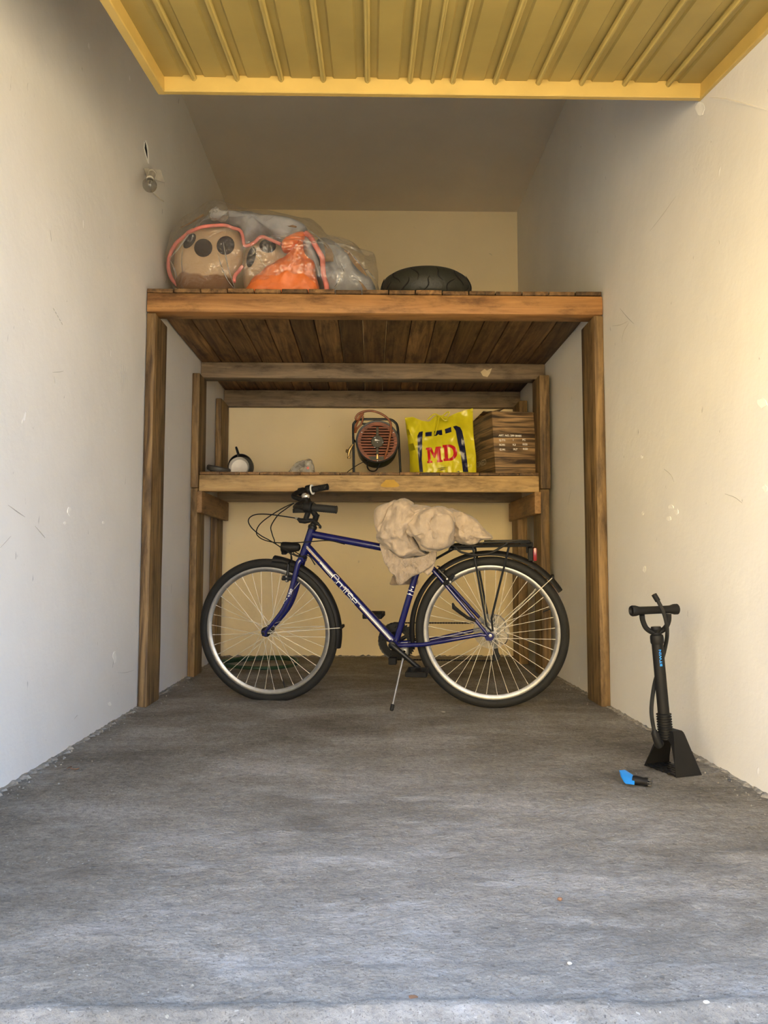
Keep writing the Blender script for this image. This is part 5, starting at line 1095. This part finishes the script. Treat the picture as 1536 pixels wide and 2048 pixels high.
for u in (-.9, -.55, -.2, .15, .5, .9): g.prism([pp_(hl_*u-.004, -dpt*.49, .001), pp_(hl_*u+.004, -dpt*.49, .001), pp_(hl_*u+.004, dpt*.49, .001), pp_(hl_*u-.004, dpt*.49, .001)], (0, 0, .0055))
pu(g, 'foot_plate', 'black')
Lb = (top-ax0).length
def on(t, r=0): return ax0+axp*t
zb = lambda y: (at(*c6(550, y), y=PO.y)-ax0).dot(axp)
z_top, z_bel1, z_bel0 = zb(475), zb(1225), zb(1470)
g = G(); pr = [(.0001, z_bel0), (.020, z_bel0)]
nb = 10
for k in range(nb):
    a = z_bel0+(z_bel1-z_bel0)*k/nb; h_ = (z_bel1-z_bel0)/nb; pr += [(.0195, a+h_*.1), (.0195, a+h_*.4), (.0235, a+h_*.5), (.0235, a+h_*.8), (.0195, a+h_*.9)]
pr += [(.0185, z_bel1), (.0001, z_bel1)]; g.lathe(pr, ax0, axp, 28); pu(g, 'ribbed_collar', 'black')
g = G(); g.lathe([(.0001, z_bel0), (.0180, z_bel0), (.0180, zb(548)), (.0001, zb(548))], ax0, axp, 28); BRL = pu(g, 'barrel', 'black')
g = G(); g.lathe([(.0001, zb(560)), (.0190, zb(560)), (.0210, zb(545)), (.0212, zb(500)), (.0200, zb(478)), (.014, zb(465)), (.013, zb(455)), (.0001, zb(455))], ax0, axp, 28); pu(g, 'cap', 'black')
hl0, hr0 = at(*c6(312, 247), y=PO.y-.01), at(*c6(728, 230), y=PO.y+.02); hd = (hr0-hl0); hL = hd.length; hd.normalize()
g = G(); g.lathe([(.009, .002), (.0125, -.002), (.0155, -.006), (.0175, -.002), (.0172, .010), (.0130, .024), (.0125, hL*.5), (.0130, hL-.024), (.0172, hL-.010), (.0175, hL+.002), (.012, hL+.006), (.0001, hL+.006)], hl0, hd, 24); HND = pu(g, 'handle', 'black')
g = G(); cx_ = ax0+axp*zb(440); a1, a2 = at(*c6(400, 285), y=PO.y-.005), at(*c6(655, 275), y=PO.y+.012)
g.tube(spline([a1, at(*c6(408, 340), y=PO.y), at(*c6(440, 410), y=PO.y), at(*c6(500, 450), y=PO.y), at(*c6(560, 450), y=PO.y), at(*c6(625, 405), y=PO.y+.005), at(*c6(652, 340), y=PO.y+.01), a2], 6), .0085, 10); g.lathe([(.0001, zb(462)), (.011, zb(462)), (.013, zb(440)), (.017, zb(420)), (.015, zb(395)), (.0001, zb(395))], ax0, axp, 16); pu(g, 'yoke', 'black')
yf = PO.y-.03; yb = PO.y+.03
g = G(); g.tube(spline([at(*c6(518, 105), y=yf), at(*c6(550, 150), y=yf), at(*c6(600, 250), y=yf), at(*c6(630, 350), y=yf+.005), at(*c6(640, 450), y=yf+.02), at(*c6(628, 560), y=yb), at(*c6(595, 700), y=yb+.005), at(*c6(530, 900), y=yb), at(*c6(502, 1050), y=PO.y), at(*c6(490, 1200), y=yf), at(*c6(505, 1330), y=yf), at(*c6(525, 1420), y=yf)], 7), .0062, 10); pu(g, 'hose', 'rubber')
g = G(); g.lathe([(.0001, -.004), (.0085, -.004), (.0085, .02), (.0001, .02)], at(*c6(520, 100), y=yf), (at(*c6(550, 150), y=yf)-at(*c6(520, 100), y=yf)).normalized(), 12); pu(g, 'hose_end', 'black')
e0, e1 = at(*c6(520, 1410), y=yf), at(*c6(560, 1520), y=yf); g = G(); g.tube([e0-Vector((0, 0, -.01)), e0, e0.lerp(e1, .5), e1, e1+Vector((.012, .02, 0))], [.007, .011, .0125, .0135, .012], 12); pu(g, 'hose_joint', 'black')
vs, fs = text_mesh('BTWIN', .030, .0006); g = G(); s_b = zb(770); rr = .0183
mx = max(v.x for v in vs); ln = zb(612)-zb(770)
vdir = (CO-ax0); vdir = (vdir-axp*vdir.dot(axp)).normalized(); e2_ = axp.cross(vdir)
my = .021
q_ = [ax0+axp*(s_b+v.x/mx*ln)+(vdir*math.cos(t)+e2_*math.sin(t))*(rr) for v in vs for t in [(.52-(v.y/.022)*.42)*1]]
g.add(q_, fs); o = pu(g, 'maker_print', 'cyan'); o['label'] = 'bright blue lettering'
# adapter: blue thumb lever on a black valve head
def c6z(x, y): return c6f(x, y, .014)
v1, v2 = c6z(335, 1860), c6z(470, 1880); VA = empty('valve_adapter', Vector(((v1.x+v2.x)/2, v1.y, 0)), 'black valve adapter with bright blue lever lying on the floor by the pump', 'pump head')
d = (v2-v1).normalized(); L = (v2-v1).length; o0 = v1+Vector((0, 0, 0))
g = G(); g.lathe([(.0001, -.006), (.013, -.006), (.0138, .002), (.0125, L*.35), (.0115, L*.6), (.0128, L*.75), (.0128, L*.93), (.008, L*.95), (.0001, L*.95)], o0, d, 18); o = g.build('valve_head', M['black']); reparent(VA, o)
g = G()
for k in range(8):
    a = 2*PI*k/8; e1_ = d.orthogonal().normalized(); e2__ = d.cross(e1_); q = o0+d*L*.93+(e1_*math.cos(a)+e2__*math.sin(a))*.010; g.tube([q, q+d*.009], .0022, 6)
o = g.build('collet', M['ironplate']); reparent(VA, o)
g = G(); g.add([p for p in (c6z(200, 1818)+Vector((0, 0, .012)), c6z(255, 1812)+Vector((0, 0, .012)), c6z(330, 1848)+Vector((0, 0, .008)), c6z(328, 1890)+Vector((0, 0, -.004)), c6z(245, 1880)+Vector((0, 0, -.004)), c6z(215, 1850)+Vector((0, 0, .004)))], [])
pp6 = g.v[:]; g = G().prism(pp6, (0, .016, 0)); o = g.build('lever', M['cyan']); reparent(VA, o); o['label'] = 'bright blue lever'

# ------------------------------------------------------------------ green hose ring and small litter on the floor
ga, gb = at(442, 1327, z=.014), at(594, 1327, z=.014); gc = (ga+gb)/2; gr = (gb-ga).length/2; g = G(); pts = []
for k in range(72):
    a = 2*PI*k/48; r = gr*(1-.03*(k >= 48)+.015*math.sin(3*a)); pts.append(gc+Vector((r*math.cos(a), r*.95*math.sin(a)+.02, .004*math.sin(a*2)+(.012 if k >= 48 else 0))))
g.tube(pts, .011, 10); tag(g.build('garden_hose', M['green']), 'loop of dark green hose lying on the floor by the back wall', 'hose')
def chip(px, py, r, mat, name, label, cat, flat=.5, seed=0):
    p = at(px, py, z=0.); random.seed(seed); bm = bmesh.new(); bmesh.ops.create_icosphere(bm, subdivisions=2, radius=1)
    vs = [Vector((q.co.x*r*(1+.35*noise.noise(q.co*1.7+Vector((seed, 0, 0)))), q.co.y*r*.8*(1+.35*noise.noise(q.co*1.7+Vector((0, seed, 0)))), q.co.z*r*flat)) for q in bm.verts]
    bm.verts.index_update(); g = G(); g.add([v+p+Vector((0, 0, r*flat*.6)) for v in vs], [[q.index for q in f.verts] for f in bm.faces]); bm.free(); tag(g.build(name, mat, sharp=50), label, cat)
chip(1139, 1928, .0038, M['stone'], 'pebble', 'tiny white pebble alone near the front of the floor', 'pebble', .6, 1)
chip(1413, 2007, .0048, M['stone'], 'pebble', 'pale pebble in the front right corner of the floor', 'pebble', .6, 2)
chip(826, 1995, .008, M['leaf'], 'leaf', 'small brown dry leaf on the concrete near the entrance', 'leaf', .12, 3)
chip(1120, 1800, .005, M['leaf'], 'leaf', 'curled dry leaf scrap between the pump and the entrance', 'leaf', .7, 4)
chip(1459, 1562, .007, M['ironplate'], 'pebble', 'dark chip at the foot of the right wall beside the pump', 'pebble', .6, 5)
chip(887, 1424, .010, M['stone'], 'mortar_flake', 'pale flat flake on the floor under the rear wheel', 'flake', .15, 6)
t0 = at(135, 1537, z=.004); g = G(); g.tube(spline([t0, t0+Vector((.006, .018, .002)), t0+Vector((.012, -.004, .002)), t0+Vector((.03, -.008, .0)), t0+Vector((.036, .002, .001))], 5), .0016, 5); tag(g.build('twig', M['leaf']), 'thin curly brown twig on the floor by the left wall', 'twig')

# ------------------------------------------------------------------ old scratches and paint chips on the walls
WL, WR_ = bpy.data.objects['wall_left'], bpy.data.objects['wall_right']
def on_wall(px, py, left, off=.0):
    if left: return at(px, py, x=XL+off)
    x = 1.12
    for _ in range(6): p = at(px, py, x=x); x = xr(p.y)-off
    return at(px, py, x=x)
def scratch(left, pts, r, mat='ironplate', name='scratch'):
    P = [on_wall(x, y, left) for x, y in pts]; g = G(); n = len(P); P = spline(P, 4); n = len(P); g.tube(P, [r*.75*(.3+.7*math.sin(PI*(i+.5)/n)) for i in range(n)], 5); o = g.build(name, M[mat]); o.parent = WL if left else WR_
def scuff_chip(left, px, py, rx, ry, mat='chip', name='paint_chip'):
    P = [on_wall(px+rx*math.cos(a)*(1+.75*noise.noise(Vector((px, a, 1)))), py+ry*math.sin(a)*(1+.75*noise.noise(Vector((py, a, 5)))), left, -.002) for a in [i*PI/6 for i in range(12)]]
    o = G().prism(P, (.0035 if left else -.0035, 0, 0)).build(name, M[mat]); o.parent = WL if left else WR_
for k in range(4): scratch(True, [(240+4*k, 722+3*k), (242+4*k, 755), (244+3*k, 788-5*k)], .0011, 'scuff')
scratch(True, [(105, 745), (118, 744), (127, 742)], .0016, 'scuff'); scratch(True, [(108, 752), (110, 768)], .0016, 'scuff')
for k in range(5): scratch(True, [(106+4*k, 616+7*k), (109+4*k, 622+7*k)], .0022, 'scuff')
scratch(True, [(16, 1010), (35, 1024), (50, 1034)], .0022, 'scuff'); scratch(True, [(70, 1052), (85, 1070), (90, 1076)], .0022, 'scuff'); scratch(True, [(0, 1096), (22, 1072)], .0015, 'scuff')
scratch(True, [(235, 1345), (252, 1345), (268, 1340)], .0012, 'scuff'); scratch(True, [(148, 1438), (155, 1430)], .0018, 'scuff')
for c_ in ((137, 1022, 4, 8), (128, 1046, 2, 3), (228, 1315, 3, 12), (218, 1408, 3, 4), (205, 1045, 2, 3)): scuff_chip(True, *c_)
scratch(False, [(1240, 617), (1255, 635), (1268, 648)], .0012, 'scuff'); scratch(False, [(1224, 652), (1240, 650), (1256, 642)], .0012, 'scuff'); scratch(False, [(1258, 645), (1247, 665), (1244, 686)], .0014, 'scuff')
scratch(False, [(1300, 462), (1325, 430), (1352, 392)], .0011, 'scuff'); scratch(False, [(1328, 938), (1342, 950), (1348, 964)], .0012, 'scuff'); scratch(False, [(1450, 988), (1470, 995), (1484, 1006)], .0014, 'scuff'); scratch(False, [(1143, 978), (1140, 990), (1136, 1010)], .0014, 'scuff')
for c_ in ((1343, 1014, 5, 4), (1354, 1024, 4, 6), (1339, 1037, 4, 5), (1285, 914, 2, 4), (1526, 806, 9, 9), (1532, 977, 5, 6), (1402, 218, 9, 14), (1290, 1138, 3, 6), (1287, 1027, 2, 4)): scuff_chip(False, *c_)
scratch(False, [(1420, 196), (1450, 199), (1490, 209), (1540, 222)], .0060, 'wall', 'plaster_ridge')
